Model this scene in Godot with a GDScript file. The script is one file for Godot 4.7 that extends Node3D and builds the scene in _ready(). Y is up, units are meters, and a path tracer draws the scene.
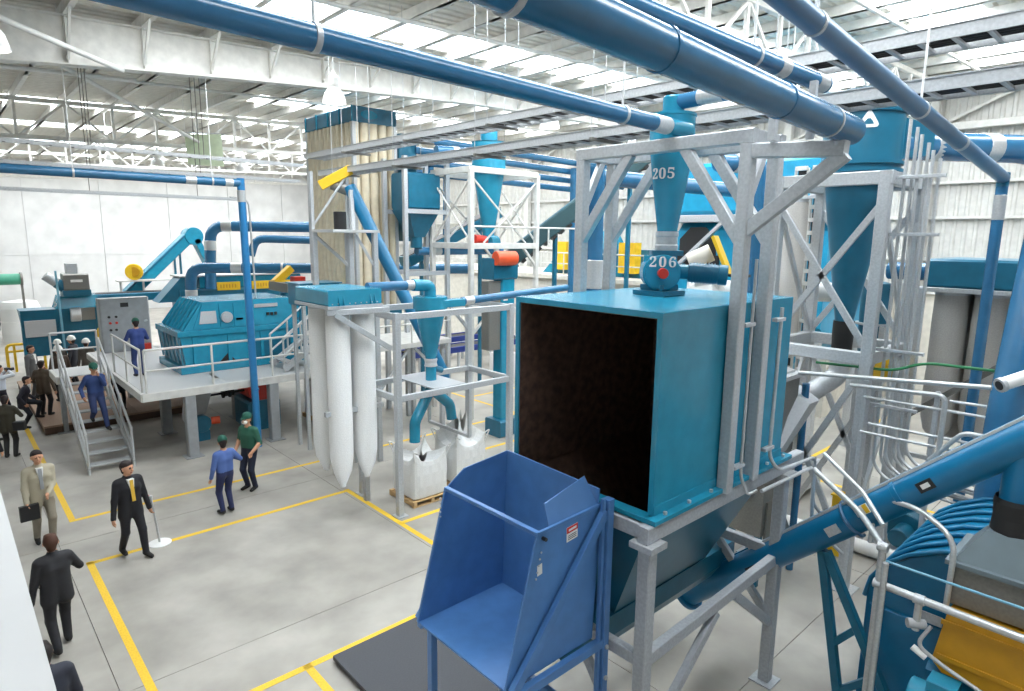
extends Node3D
# A bright factory hall: teal recycling line, tower cyclones, ducts, visitors.

var M := {}
var used := {}
var bases := {}
var rng := RandomNumberGenerator.new()

# ------------------------------------------------------------------ mesh builder
class G:
	var v := PackedVector3Array()
	var n := PackedVector3Array()
	var c := PackedColorArray()
	func tri(a: Vector3, b: Vector3, d: Vector3, na: Vector3, nb: Vector3, nd: Vector3) -> void:
		v.push_back(a); v.push_back(d); v.push_back(b)
		n.push_back(na); n.push_back(nd); n.push_back(nb)
	func quad(a: Vector3, b: Vector3, d: Vector3, e: Vector3) -> void:
		var m := (b - a).cross(d - a) + (d - a).cross(e - a)
		m = m.normalized()
		tri(a, b, d, m, m, m); tri(a, d, e, m, m, m)
	func squad(a: Vector3, b: Vector3, d: Vector3, e: Vector3, na: Vector3, nb: Vector3, nd: Vector3, ne: Vector3) -> void:
		tri(a, b, d, na, nb, nd); tri(a, d, e, na, nd, ne)
	func beam(a: Vector3, b: Vector3, w: float, h: float = -1.0, up := Vector3.UP) -> G:
		if h < 0: h = w
		var z := (b - a).normalized()
		if absf(z.dot(up)) > 0.98: up = Vector3(0, 0, 1) if absf(z.z) < 0.9 else Vector3(1, 0, 0)
		var x := up.cross(z).normalized()
		var y := z.cross(x)
		var e := minf(w, h) * 0.08
		var p := PackedVector2Array([Vector2(w / 2 - e, -h / 2), Vector2(w / 2, -h / 2 + e), Vector2(w / 2, h / 2 - e), Vector2(w / 2 - e, h / 2), Vector2(-w / 2 + e, h / 2), Vector2(-w / 2, h / 2 - e), Vector2(-w / 2, -h / 2 + e), Vector2(-w / 2 + e, -h / 2)])
		# sides wound so that they face outwards
		extrude_out(p, (b - a).length(), Transform3D(Basis(x, y, z), a))
		return self
	func extrude_out(p: PackedVector2Array, l: float, t: Transform3D) -> void:
		var k := p.size()
		for i in k:
			var u := p[i]; var w := p[(i + 1) % k]
			quad(t * Vector3(u.x, u.y, 0), t * Vector3(w.x, w.y, 0), t * Vector3(w.x, w.y, l), t * Vector3(u.x, u.y, l))
		var idx := Geometry2D.triangulate_polygon(p)
		var nz := t.basis.z.normalized()
		for i in range(0, idx.size(), 3):
			var a := p[idx[i]]; var b := p[idx[i + 1]]; var d := p[idx[i + 2]]
			if (b - a).cross(d - a) < 0:
				var s := b; b = d; d = s
			tri(t * Vector3(a.x, a.y, l), t * Vector3(b.x, b.y, l), t * Vector3(d.x, d.y, l), nz, nz, nz)
			tri(t * Vector3(a.x, a.y, 0), t * Vector3(d.x, d.y, 0), t * Vector3(b.x, b.y, 0), -nz, -nz, -nz)
	# box from corner lo to corner hi with a small chamfer on the long edges
	func box(lo: Vector3, hi: Vector3) -> G:
		var s := hi - lo; var m := (lo + hi) / 2
		if s.y >= s.x and s.y >= s.z: beam(Vector3(m.x, lo.y, m.z), Vector3(m.x, hi.y, m.z), s.x, s.z, Vector3(0, 0, 1))
		elif s.x >= s.z: beam(Vector3(lo.x, m.y, m.z), Vector3(hi.x, m.y, m.z), s.z, s.y)
		else: beam(Vector3(m.x, m.y, lo.z), Vector3(m.x, m.y, hi.z), s.x, s.y)
		return self
	func raw(lo: Vector3, hi: Vector3) -> G:
		extrude_out(PackedVector2Array([Vector2(lo.x, lo.y), Vector2(hi.x, lo.y), Vector2(hi.x, hi.y), Vector2(lo.x, hi.y)]), hi.z - lo.z, Transform3D(Basis(), Vector3(0, 0, lo.z)))
		return self
	# polygon of (a, b) given in a plane and pushed along the third axis: axis "x": points are (z, y); "z": (x, y); "y": (x, z)
	func slab(axis: String, pts: Array, lo: float, hi: float) -> G:
		var p := PackedVector2Array()
		for q in pts: p.push_back(q)
		if Geometry2D.is_polygon_clockwise(p): p.reverse()
		var t: Transform3D
		if axis == "z": t = Transform3D(Basis(), Vector3(0, 0, lo))
		elif axis == "x":
			for i in p.size(): p[i] = Vector2(-p[i].x, p[i].y)
			p.reverse()
			t = Transform3D(Basis(Vector3(0, 0, -1), Vector3(0, 1, 0), Vector3(1, 0, 0)), Vector3(lo, 0, 0))
		else:
			for i in p.size(): p[i] = Vector2(p[i].x, -p[i].y)
			p.reverse()
			t = Transform3D(Basis(Vector3(1, 0, 0), Vector3(0, 0, -1), Vector3(0, 1, 0)), Vector3(0, lo, 0))
		extrude_out(p, hi - lo, t)
		return self
	# eight corners: four of the lower ring, four of the upper ring (both counter-clockwise seen from above)
	func hexa(l: Array, u: Array) -> G:
		quad(l[3], l[2], l[1], l[0]); quad(u[0], u[1], u[2], u[3])
		for i in 4: quad(l[i], l[(i + 1) % 4], u[(i + 1) % 4], u[i])
		return self
	# frustum between two rectangles [x0, x1, z0, z1] at heights y0 and y1
	func taper(r0: Array, y0: float, r1: Array, y1: float) -> G:
		return hexa([Vector3(r0[0], y0, r0[3]), Vector3(r0[1], y0, r0[3]), Vector3(r0[1], y0, r0[2]), Vector3(r0[0], y0, r0[2])], [Vector3(r1[0], y1, r1[3]), Vector3(r1[1], y1, r1[3]), Vector3(r1[1], y1, r1[2]), Vector3(r1[0], y1, r1[2])])
	func tube(pts: Array, r, seg := 14, caps := true) -> G:
		var k := pts.size()
		var up := Vector3.UP
		var d0: Vector3 = (pts[1] - pts[0]).normalized()
		if absf(d0.dot(up)) > 0.95: up = Vector3(1, 0, 0)
		var x := up.cross(d0).normalized()
		var rings := []; var norms := []
		for i in k:
			var d: Vector3
			if i == 0: d = d0
			elif i == k - 1: d = (pts[k - 1] - pts[k - 2]).normalized()
			else: d = ((pts[i] - pts[i - 1]).normalized() + (pts[i + 1] - pts[i]).normalized()).normalized()
			x = (x - d * x.dot(d)).normalized()
			var y := d.cross(x)
			var rad: float = r[i] if r is Array else r
			if i > 0 and i < k - 1:
				var cs := d.dot((pts[i + 1] - pts[i]).normalized())
				rad /= maxf(cs, 0.7) if k < 6 else 1.0
			var ring := PackedVector3Array(); var nn := PackedVector3Array()
			for j in seg:
				var a := TAU * j / seg
				var o := x * cos(a) + y * sin(a)
				ring.push_back(pts[i] + o * rad); nn.push_back(o)
			rings.push_back(ring); norms.push_back(nn)
		for i in k - 1:
			for j in seg:
				var q := (j + 1) % seg
				squad(rings[i][j], rings[i][q], rings[i + 1][q], rings[i + 1][j], norms[i][j], norms[i][q], norms[i + 1][q], norms[i + 1][j])
		if caps:
			var e: Vector3 = (pts[k - 1] - pts[k - 2]).normalized()
			for j in seg:
				var q := (j + 1) % seg
				tri(pts[0], rings[0][q], rings[0][j], -d0, -d0, -d0)
				tri(pts[k - 1], rings[k - 1][j], rings[k - 1][q], e, e, e)
		return self
	# profile of (radius, height) turned about the axis y of frame t
	func lathe(pr: Array, t: Transform3D, seg := 20) -> G:
		for i in pr.size() - 1:
			var p: Vector2 = pr[i]; var q: Vector2 = pr[i + 1]
			var s := q - p
			if s.length() < 0.00001: continue
			var m := Vector2(s.y, -s.x).normalized()
			for j in seg:
				var a := TAU * j / seg; var b := TAU * (j + 1) / seg
				var ca := Vector3(cos(a), 0, -sin(a)); var cb := Vector3(cos(b), 0, -sin(b))
				var na := t.basis * (ca * m.x + Vector3(0, m.y, 0)); var nb := t.basis * (cb * m.x + Vector3(0, m.y, 0))
				squad(t * (ca * p.x + Vector3(0, p.y, 0)), t * (cb * p.x + Vector3(0, p.y, 0)), t * (cb * q.x + Vector3(0, q.y, 0)), t * (ca * q.x + Vector3(0, q.y, 0)), na, nb, nb, na)
		return self
	func cyl(a: Vector3, b: Vector3, r: float, seg := 18) -> G:
		var y := (b - a).normalized()
		var x := Vector3(0, 0, 1).cross(y)
		if x.length() < 0.1: x = Vector3(1, 0, 0).cross(y)
		x = x.normalized()
		var l := (b - a).length(); var e := minf(r, l) * 0.06
		return lathe([Vector2(0, 0), Vector2(r - e, 0), Vector2(r, e), Vector2(r, l - e), Vector2(r - e, l), Vector2(0, l)], Transform3D(Basis(x, y, x.cross(y)), a), seg)
	func mesh() -> ArrayMesh:
		var arr := []
		arr.resize(Mesh.ARRAY_MAX)
		arr[Mesh.ARRAY_VERTEX] = v; arr[Mesh.ARRAY_NORMAL] = n
		if c.size() == v.size(): arr[Mesh.ARRAY_COLOR] = c
		var m := ArrayMesh.new()
		m.add_surface_from_arrays(Mesh.PRIMITIVE_TRIANGLES, arr)
		return m

# a path whose corners are rounded
func bent(pts: Array, r: float, k := 5) -> Array:
	var out := [pts[0]]
	for i in range(1, pts.size() - 1):
		var p: Vector3 = pts[i]
		var a: Vector3 = (pts[i - 1] - p); var b: Vector3 = (pts[i + 1] - p)
		var q := minf(r, minf(a.length(), b.length()) * 0.48)
		var s := p + a.normalized() * q; var e := p + b.normalized() * q
		for j in k + 1:
			var t := float(j) / k
			out.push_back(s.lerp(p, t).lerp(p.lerp(e, t), t))
	out.push_back(pts[-1])
	return out

# ------------------------------------------------------------------ nodes
func numbered(called: String) -> String:
	if not used.has(called):
		used[called] = 0
		return called
	used[called] += 1
	return "%s_%03d" % [called, used[called]]

func thing(called: String, label: String, category: String, at := Vector3.ZERO, group := "") -> Node3D:
	var o := Node3D.new()
	o.name = numbered(called)
	add_child(o)
	o.position = at
	o.set_meta("label", label); o.set_meta("category", category)
	if group: o.set_meta("group", group)
	bases[o] = at
	return o

func setting(called: String) -> Node3D:
	var o := Node3D.new()
	o.name = called
	add_child(o)
	o.set_meta("kind", "structure")
	bases[o] = Vector3.ZERO
	return o

# a part in world coordinates
func part(parent: Node3D, called: String, g: G, m: Material, label := "") -> MeshInstance3D:
	return put(parent, called, g.mesh(), m, label)

func put(parent: Node3D, called: String, mesh: Mesh, m: Material, label := "") -> MeshInstance3D:
	var o := MeshInstance3D.new()
	o.name = called
	o.mesh = mesh
	o.material_override = m
	if bases.has(parent): o.position = -bases[parent]
	parent.add_child(o, true)
	if label: o.set_meta("label", label)
	return o

func bar(parent: Node3D, called: String, a: Vector3, b: Vector3, w: float, m: Material, h := -1.0) -> MeshInstance3D:
	return part(parent, called, G.new().beam(a, b, w, h), m)

func pipe(parent: Node3D, called: String, pts: Array, r: float, m: Material, bend := 0.0, seg := 14) -> MeshInstance3D:
	return part(parent, called, G.new().tube(bent(pts, bend) if bend > 0 else pts, r, seg), m)

func rod(parent: Node3D, called: String, a: Vector3, b: Vector3, r: float, m: Material, seg := 12) -> MeshInstance3D:
	return part(parent, called, G.new().cyl(a, b, r, seg), m)

func V(x: float, y: float, z: float) -> Vector3: return Vector3(x, y, z)

# ------------------------------------------------------------------ materials
func noise_texture(seed_: int, freq: float, lo: Color, hi: Color, size := 256, oct := 4, power := 1.0) -> ImageTexture:
	var f := FastNoiseLite.new()
	f.seed = seed_; f.frequency = freq; f.fractal_octaves = oct
	f.noise_type = FastNoiseLite.TYPE_SIMPLEX_SMOOTH
	var im := f.get_seamless_image(size, size, false, false, 0.15)
	im.convert(Image.FORMAT_RGB8)
	var d := im.get_data()
	var lut := []
	for i in 256:
		lut.push_back(lo.lerp(hi, pow(i / 255.0, power)))
	for i in range(0, d.size(), 3):
		var q: Color = lut[d[i]]
		d[i] = int(q.r * 255); d[i + 1] = int(q.g * 255); d[i + 2] = int(q.b * 255)
	im = Image.create_from_data(size, size, false, Image.FORMAT_RGB8, d)
	im.generate_mipmaps()
	return ImageTexture.create_from_image(im)

var mottle: ImageTexture
func mat(key: String, col: Color, rough := 0.5, metal := 0.0, scale := 0.6, tex: Texture2D = null) -> StandardMaterial3D:
	var m := StandardMaterial3D.new()
	m.albedo_color = col
	m.roughness = rough; m.metallic = metal
	if scale > 0:
		m.albedo_texture = tex if tex else mottle
		m.uv1_triplanar = true; m.uv1_world_triplanar = true
		m.uv1_scale = Vector3.ONE * scale
	M[key] = m
	return m

func materials() -> void:
	mottle = noise_texture(3, 0.02, Color(0.9, 0.9, 0.9), Color(1, 1, 1), 256, 5)
	var scratch := noise_texture(9, 0.09, Color(0.88, 0.88, 0.885), Color(1, 1, 1), 256, 5)
	mat("teal", Color8(36, 138, 168), 0.24)
	mat("teal_dark", Color8(24, 104, 132), 0.32)
	mat("duct", Color8(48, 108, 148), 0.22)
	mat("chute", Color8(80, 128, 186), 0.36)
	mat("navy", Color8(28, 52, 130), 0.45)
	mat("steel", Color8(176, 180, 184), 0.5, 0.15, 0.9, scratch)
	mat("galv", Color8(196, 199, 201), 0.4, 0.35, 0.9, scratch)
	mat("zinc", Color8(206, 208, 208), 0.32, 0.5, 1.2, scratch)
	mat("white_steel", Color8(208, 207, 202), 0.55)
	mat("roof_steel", Color8(236, 235, 230), 0.55)
	mat("white", Color8(236, 236, 233), 0.6)
	mat("wall", Color8(222, 222, 221), 0.75, 0.0, 0.12)
	mat("siding", Color8(198, 197, 192), 0.5)
	mat("deck", Color8(224, 221, 211), 0.55)
	mat("cabinet", Color8(150, 153, 155), 0.45)
	mat("grey_machine", Color8(128, 126, 120), 0.4, 0.3, 0.9, scratch)
	mat("yellow", Color8(236, 190, 32), 0.45)
	mat("guard", Color8(206, 150, 20), 0.5)
	mat("red", Color8(206, 50, 34), 0.4)
	mat("orange", Color8(226, 84, 40), 0.45)
	mat("black", Color8(22, 22, 24), 0.6)
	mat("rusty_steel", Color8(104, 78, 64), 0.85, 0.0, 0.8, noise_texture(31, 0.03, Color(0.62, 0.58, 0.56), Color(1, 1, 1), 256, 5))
	mat("rubber", Color8(34, 33, 33), 0.55)
	mat("scale_plate", Color8(66, 68, 74), 0.6, 0.0, 1.4, scratch)
	mat("marking", Color8(240, 196, 48), 0.65, 0.0, 1.1, scratch)
	mat("beige", Color8(226, 214, 188), 0.85)
	mat("cream", Color8(214, 209, 197), 0.7)
	mat("brown", Color8(160, 132, 112), 0.8, 0.0, 0.9, scratch)
	mat("brown_edge", Color8(92, 72, 60), 0.8)
	mat("green_tube", Color8(70, 160, 130), 0.4)
	mat("green_hose", Color8(40, 130, 80), 0.5)
	mat("wood", Color8(206, 170, 120), 0.8, 0.0, 2.0, scratch)
	mat("grate", Color8(202, 203, 202), 0.6, 0.2, 1.4, scratch)
	mat("tread", Color8(176, 178, 178), 0.55, 0.2, 1.4, scratch)
	var weave := noise_texture(21, 0.16, Color(0.84, 0.84, 0.84), Color(1, 1, 1), 256, 3)
	var cl := mat("bag_white", Color8(238, 238, 236), 0.9, 0.0, 1.0, weave)
	cl.backlight = Color(0.25, 0.25, 0.24)
	mat("bag_grey", Color8(192, 188, 182), 0.9, 0.0, 0.9, weave)
	# concrete
	var conc := noise_texture(5, 0.006, Color(0.62, 0.61, 0.59), Color(0.8, 0.79, 0.765), 1024, 6, 0.9)
	mat("concrete", Color8(220, 217, 212), 0.5, 0.0, 0.11, conc)
	mat("joint", Color8(110, 108, 104), 0.8)
	var pane := mat("skylight", Color(1, 1, 1, 0.25), 0.05, 0, 0)
	pane.transparency = BaseMaterial3D.TRANSPARENCY_ALPHA
	var gl := mat("glass", Color(0.7, 0.78, 0.8, 0.35), 0.05, 0, 0)
	gl.transparency = BaseMaterial3D.TRANSPARENCY_ALPHA
	var bulb := mat("bulb", Color(1, 1, 1), 0.4, 0, 0)
	bulb.emission_enabled = true; bulb.emission = Color(1, 0.98, 0.94); bulb.emission_energy_multiplier = 1.2
	mat("skin_vertex", Color.WHITE, 0.75, 0, 0)
	M.skin_vertex.vertex_color_use_as_albedo = true

# ------------------------------------------------------------------ hall
const X0 := -4.0
const X1 := 26.0
const Z0 := -55.0
const Z1 := 7.0
func roof_y(x: float) -> float: return 10.2 + 0.035 * x    # underside of the purlins
const SKY := [-0.5, -5.0, -9.6, -14.3, -20.2, -24.8, -30.0, -36.5, -43.5, -50.5]  # nearest strip and the bag house strip are added for brightness
const SKY_HALF := 0.75
func sky_from(z: float) -> float: return 1.5 if z > -8.0 else (2.8 if z > -16.0 else (9.5 if z > -27.0 else 1.0))  # near strips lengthened out of view to light chute and girder

func _ready() -> void:
	rng.seed = 11
	# camera
	var cam := Camera3D.new()
	cam.name = "camera"
	cam.position = Vector3(0, 5.8, 0)
	cam.rotation_order = EULER_ORDER_YXZ
	cam.rotation_degrees = Vector3(-9.775, -42.434, 0.653)
	cam.fov = 57.34
	cam.near = 0.05; cam.far = 200
	add_child(cam)
	cam.current = true
	# sky and exposure
	var we := WorldEnvironment.new()
	we.name = "environment"
	var env := Environment.new()
	env.background_mode = Environment.BG_SKY
	var sky := Sky.new()
	var sm := ProceduralSkyMaterial.new()
	sm.sky_top_color = Color(0.86, 0.93, 1.0); sm.sky_horizon_color = Color(0.95, 0.97, 1.0)
	sm.ground_bottom_color = Color(0.5, 0.5, 0.5); sm.ground_horizon_color = Color(0.8, 0.8, 0.8)
	sm.sky_energy_multiplier = 3.0
	sky.sky_material = sm
	env.sky = sky
	env.tonemap_mode = Environment.TONE_MAPPER_LINEAR
	env.tonemap_exposure = 1.0
	env.sdfgi_enabled = true; env.ssao_enabled = true; env.ssil_enabled = true
	we.environment = env
	add_child(we)
	# daylight of the skylight strips: one area light under each strip of panes
	for z in SKY:
		var l := AreaLight3D.new()
		l.name = numbered("skylight_daylight")
		var span := 24.5 - sky_from(z); var mid := 24.5 - span / 2
		l.area_size = Vector2(SKY_HALF * 2, span)
		l.area_normalize_energy = true
		l.light_energy = 4.9 * span
		l.light_color = Color(1.0, 0.99, 0.965)
		l.shadow_enabled = true
		l.set("area_range", 80.0)
		l.position = Vector3(mid, roof_y(mid) + 0.26, z)
		l.basis = Basis(Vector3(0, 0, 1), Vector3(1, 0.035, 0).normalized(), Vector3(0, 0, 1).cross(Vector3(1, 0.035, 0).normalized()))
		add_child(l)
	materials()
	shell()
	roof()
	floor_lines()
	feed_bin()
	tower_cyclone()
	chute()
	overhead_ducts()
	cable_trays()
	right_tower()
	right_front()
	big_bag_station()
	platform()
	left_machines()
	middle()
	far_side()
	lamps()
	people()

func shell() -> void:
	# floor: slabs with open joints on a bed
	var fl := setting("floor")
	part(fl, "bed", G.new().raw(V(X0 - 0.3, -0.5, Z0 - 0.3), V(X1 + 0.3, -0.06, Z1 + 0.3)), M.joint)
	var step := 5.2
	var xs := [X0]
	while xs[-1] + step < X1: xs.push_back(xs[-1] + step)
	xs.push_back(X1)
	var zs := [Z1]
	while zs[-1] - step > Z0: zs.push_back(zs[-1] - step)
	zs.push_back(Z0)
	for i in xs.size() - 1:
		for j in zs.size() - 1:
			part(fl, "slab", G.new().raw(V(xs[i] + 0.005, -0.1, zs[j + 1] + 0.005), V(xs[i + 1] - 0.005, 0, zs[j] - 0.005)), M.concrete)
	# back wall of wide plain panels, open joints between them
	var wb := setting("wall_back")
	part(wb, "backing", G.new().raw(V(X0 - 0.3, -0.5, Z0 - 0.4), V(X1 + 0.3, 12.0, Z0 - 0.08)), M.wall)
	var px := X0
	while px < X1:
		var e := minf(px + 4.5, X1)
		for yy in [[0.0, 4.15], [4.17, 11.6]]:
			part(wb, "panel", G.new().raw(V(px + 0.02, yy[0], Z0 - 0.08), V(e - 0.02, yy[1], Z0)), M.wall)
		px = e
	var wl := setting("wall_left")
	part(wl, "panel", G.new().raw(V(X0 - 0.3, -0.5, Z0 - 0.3), V(X0, 12, Z1 + 0.3)), M.wall)
	var wf := setting("wall_front")
	part(wf, "panel", G.new().raw(V(X0 - 0.3, -0.5, Z1), V(X1 + 0.3, 12, Z1 + 0.3)), M.wall)
	# right wall: masonry below, ribbed sheets between girts above
	var wr := setting("wall_right")
	part(wr, "masonry", G.new().raw(V(X1, -0.5, Z0 - 0.3), V(X1 + 0.4, 4.0, Z1 + 0.3)), M.cream)
	part(wr, "backing", G.new().raw(V(X1 + 0.2, 4.0, Z0 - 0.3), V(X1 + 0.4, 12, Z1 + 0.3)), M.siding)
	var rows := [[4.0, 5.2], [5.2, 6.63], [6.63, 7.8], [7.8, 9.6], [9.6, 11.6]]
	for r in rows:
		var z := Z0
		while z < Z1 - 0.1:
			var ze := minf(z + 3.1, Z1)
			var g := G.new()
			var k := z
			while k < ze - 0.05:
				var q := minf(k + 0.31, ze)
				g.slab("y", [Vector2(X1 + 0.2, k), Vector2(X1 + 0.06, k), Vector2(X1 + 0.06, k + (q - k) * 0.5), Vector2(X1 + 0.02, k + (q - k) * 0.62), Vector2(X1 + 0.02, k + (q - k) * 0.88), Vector2(X1 + 0.06, q), Vector2(X1 + 0.2, q)], r[0], r[1] - 0.03)
				k = q
			part(wr, "ribbed_sheet", g, M.siding)
			z = ze
	for y in [4.02, 5.18, 6.61, 7.78]:
		bar(wr, "girt", V(X1 - 0.06, y, Z0), V(X1 - 0.06, y, Z1), 0.14, M.white_steel, 0.1)
	for y in [9.6, 10.75]:
		bar(wr, "eave_beam", V(X1 - 0.15, y, Z0), V(X1 - 0.15, y, Z1), 0.2, M.white_steel, 0.24)
	for i in 12:
		var z := -52.0 + i * 5.0
		bar(wr, "column", V(X1 - 0.2, 0, z), V(X1 - 0.2, 11.0, z), 0.3, M.white_steel, 0.3)
		bar(wr, "wall_brace", V(X1 - 0.15, 9.6, z), V(X1 - 0.15, 10.75, z + 2.5), 0.1, M.white_steel)
		bar(wr, "wall_brace", V(X1 - 0.15, 9.6, z + 5.0), V(X1 - 0.15, 10.75, z + 2.5), 0.1, M.white_steel)
	# white ledge beside the camera
	var lg := setting("trim_1")
	part(lg, "ledge", G.new().raw(V(-0.9, 4.6, -6.5), V(0.083, 5.0, -0.6)), M.wall)
	part(lg, "parapet", G.new().raw(V(-0.9, 0.0, -6.5), V(0.0, 4.6, -0.6)), M.wall)

func roof() -> void:
	var cl := setting("ceiling")
	# deck in ribbed sheets: ribs run up the slope, open strips are the skylights
	var zs := [Z0 - 0.2]
	for i in range(SKY.size() - 1, -1, -1):
		zs.push_back(SKY[i] - SKY_HALF); zs.push_back(SKY[i] + SKY_HALF)
	zs.push_back(Z1 + 0.2)
	for i in range(0, zs.size(), 2):
		deck(cl, X0 - 0.2, X1 + 0.2, zs[i], zs[i + 1])
	for z in SKY:
		deck(cl, X0 - 0.2, sky_from(z), z - SKY_HALF, z + SKY_HALF)
		deck(cl, 24.5, X1 + 0.2, z - SKY_HALF, z + SKY_HALF)
		var g := G.new()
		for k in 4:
			var pitch := (24.5 - sky_from(z)) / 4.0
			var a := sky_from(z) + k * pitch; var b := a + pitch
			g = G.new()
			var ya := roof_y(a) + 0.36; var yb := roof_y(b) + 0.36
			g.quad(V(a, ya, z - SKY_HALF), V(b, yb, z - SKY_HALF), V(b, yb, z + SKY_HALF), V(a, ya, z + SKY_HALF))
			part(cl, "skylight_pane", g, M.skylight)
	# purlins across the slope
	var x := -3.2
	while x < X1:
		var y := roof_y(x)
		part(cl, "purlin", G.new().raw(V(x - 0.035, y, Z0), V(x + 0.035, y + 0.24, Z1)).raw(V(x - 0.035, y, Z0), V(x + 0.085, y + 0.02, Z1)), M.roof_steel)
		x += 1.45
	# plate girder with tapered haunch and stiffeners
	var zg := -17.0
	var top := []; var bot := []
	for p in [[-4.0, 1.3], [0.0, 1.16], [2.2, 1.0], [6.2, 0.82], [9.0, 0.72], [14.0, 0.62], [20.0, 0.7], [26.0, 1.1]]:
		top.push_back(Vector2(p[0], roof_y(p[0]))); bot.push_back(Vector2(p[0], roof_y(p[0]) - p[1]))
	var rb := bot.duplicate(); rb.reverse()
	var gd := part(cl, "plate_girder", G.new().slab("z", top + rb, zg - 0.012, zg + 0.012), M.roof_steel)
	for i in top.size() - 1:
		part(gd, "flange", G.new().beam(V(bot[i].x, bot[i].y, zg), V(bot[i + 1].x, bot[i + 1].y, zg), 0.3, 0.03), M.roof_steel)
		part(gd, "flange", G.new().beam(V(top[i].x, top[i].y - 0.01, zg), V(top[i + 1].x, top[i + 1].y - 0.01, zg), 0.3, 0.03), M.roof_steel)
	x = -3.2
	while x < X1:
		var d := 1.16 - 0.06 * clampf(x, 0, 9)
		part(gd, "stiffener", G.new().raw(V(x - 0.01, roof_y(x) - d + 0.05, zg), V(x + 0.01, roof_y(x), zg + 0.15)), M.roof_steel)
		part(gd, "fly_brace", G.new().beam(V(x, roof_y(x) - d + 0.12, zg + 0.1), V(x, roof_y(x) + 0.05, zg + 0.85), 0.06), M.roof_steel)
		x += 1.45
	# lattice trusses on the other frame lines
	for zt in [-7.0, -28.0, -39.0, -49.0]:
		var t := part(cl, "truss", G.new().beam(V(X0, roof_y(X0) - 0.06, zt), V(X1, roof_y(X1) - 0.06, zt), 0.14, 0.14), M.roof_steel)
		part(t, "bottom_chord", G.new().beam(V(X0, roof_y(X0) - 1.3, zt), V(X1, roof_y(X1) - 1.3, zt), 0.14, 0.14), M.roof_steel)
		x = -3.2
		var flip := false
		while x < X1 - 1.5:
			part(t, "web_post", G.new().beam(V(x, roof_y(x) - 1.3, zt), V(x, roof_y(x) - 0.06, zt), 0.09), M.roof_steel)
			var lo := V(x, roof_y(x) - 1.3, zt); var hi := V(x + 1.45, roof_y(x) - 0.06, zt)
			if flip:
				lo = V(x + 1.45, roof_y(x) - 1.3, zt); hi = V(x, roof_y(x) - 0.06, zt)
			part(t, "web_brace", G.new().beam(lo, hi, 0.07), M.roof_steel)
			flip = not flip
			x += 1.45
	# thin service pipes and sway rods under the purlins
	for a in [[-4.0, 26.0, -12.4, 0.12], [-4.0, 26.0, -22.5, 0.12], [-4.0, 26.0, -5.5, 0.14]]:
		part(cl, "service_pipe", G.new().cyl(V(a[0], roof_y(a[0]) - a[3], a[2]), V(a[1], roof_y(a[1]) - a[3], a[2]), 0.045, 10), M.white)
	part(cl, "sway_rod", G.new().cyl(V(-1.0, 9.95, -14.0), V(3.6, 9.35, -16.9), 0.06, 8), M.white)
	part(cl, "sway_rod", G.new().cyl(V(-2.0, 9.3, -19.0), V(5.0, 10.2, -22.0), 0.06, 8), M.white)
	part(cl, "sway_rod", G.new().cyl(V(2.0, 10.2, -19.5), V(8.0, 9.2, -26.5), 0.06, 8), M.white)

func deck(cl: Node3D, xa: float, xb: float, za: float, zb: float) -> void:
	var g := G.new()
	var ya := roof_y(xa) + 0.24; var yb := roof_y(xb) + 0.24
	var cnt := maxi(1, roundi((zb - za) / 0.3))
	var w := (zb - za) / cnt
	for i in cnt:
		var z := za + i * w
		var pr := [[0.0, 0.0], [0.55, 0.0], [0.66, 0.06], [0.89, 0.06], [1.0, 0.0]]
		for k in 4:
			var p = pr[k]; var q = pr[k + 1]
			g.quad(V(xa, ya + p[1], z + p[0] * w), V(xb, yb + p[1], z + p[0] * w), V(xb, yb + q[1], z + q[0] * w), V(xa, ya + q[1], z + q[0] * w))
	g.quad(V(xa, ya + 0.1, zb), V(xb, yb + 0.1, zb), V(xb, yb + 0.1, za), V(xa, ya + 0.1, za))
	g.quad(V(xa, ya, za), V(xb, yb, za), V(xb, yb + 0.1, za), V(xa, ya + 0.1, za))
	g.quad(V(xa, ya, zb), V(xb, yb, zb), V(xb, yb + 0.1, zb), V(xa, ya + 0.1, zb))
	part(cl, "ribbed_deck", g, M.deck)

func floor_lines() -> void:
	var fl: Node3D = get_node("floor")
	var w := 0.055
	for a in [[1.51, 1.51, -12.7, -2.0], [1.51, 6.52, -12.68, -12.68], [6.52, 6.52, -12.7, -8.0], [1.56, 1.56, -23.5, -14.95], [1.56, 13.9, -14.9, -14.9], [-3.0, 6.0, -7.55, -7.55], [3.2, 3.2, -7.55, -3.0], [6.52, 12.2, -10.45, -10.45], [10.6, 14.2, -12.85, -12.85], [13.9, 13.9, -19.5, -14.9], [13.9, 18.0, -17.6, -17.6], [15.5, 24.0, -6.6, -6.6], [15.5, 15.5, -6.6, 2.0]]:
		part(fl, "yellow_line", G.new().raw(V(a[0] - w, 0.0, a[2] - w), V(a[1] + w, 0.003, a[3] + w)), M.marking)
	var pl := thing("floor_scale", "flat black steel weighing plate lying on the floor under the blue chute", "floor scale", V(4.2, 0, -6.2))
	part(pl, "deck_plate", G.new().raw(V(3.5, 0.04, -7.4), V(5.2, 0.1, -5.0)), M.scale_plate)
	part(pl, "skirt", G.new().raw(V(3.53, 0.004, -7.37), V(5.17, 0.04, -5.03)), M.black)

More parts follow.
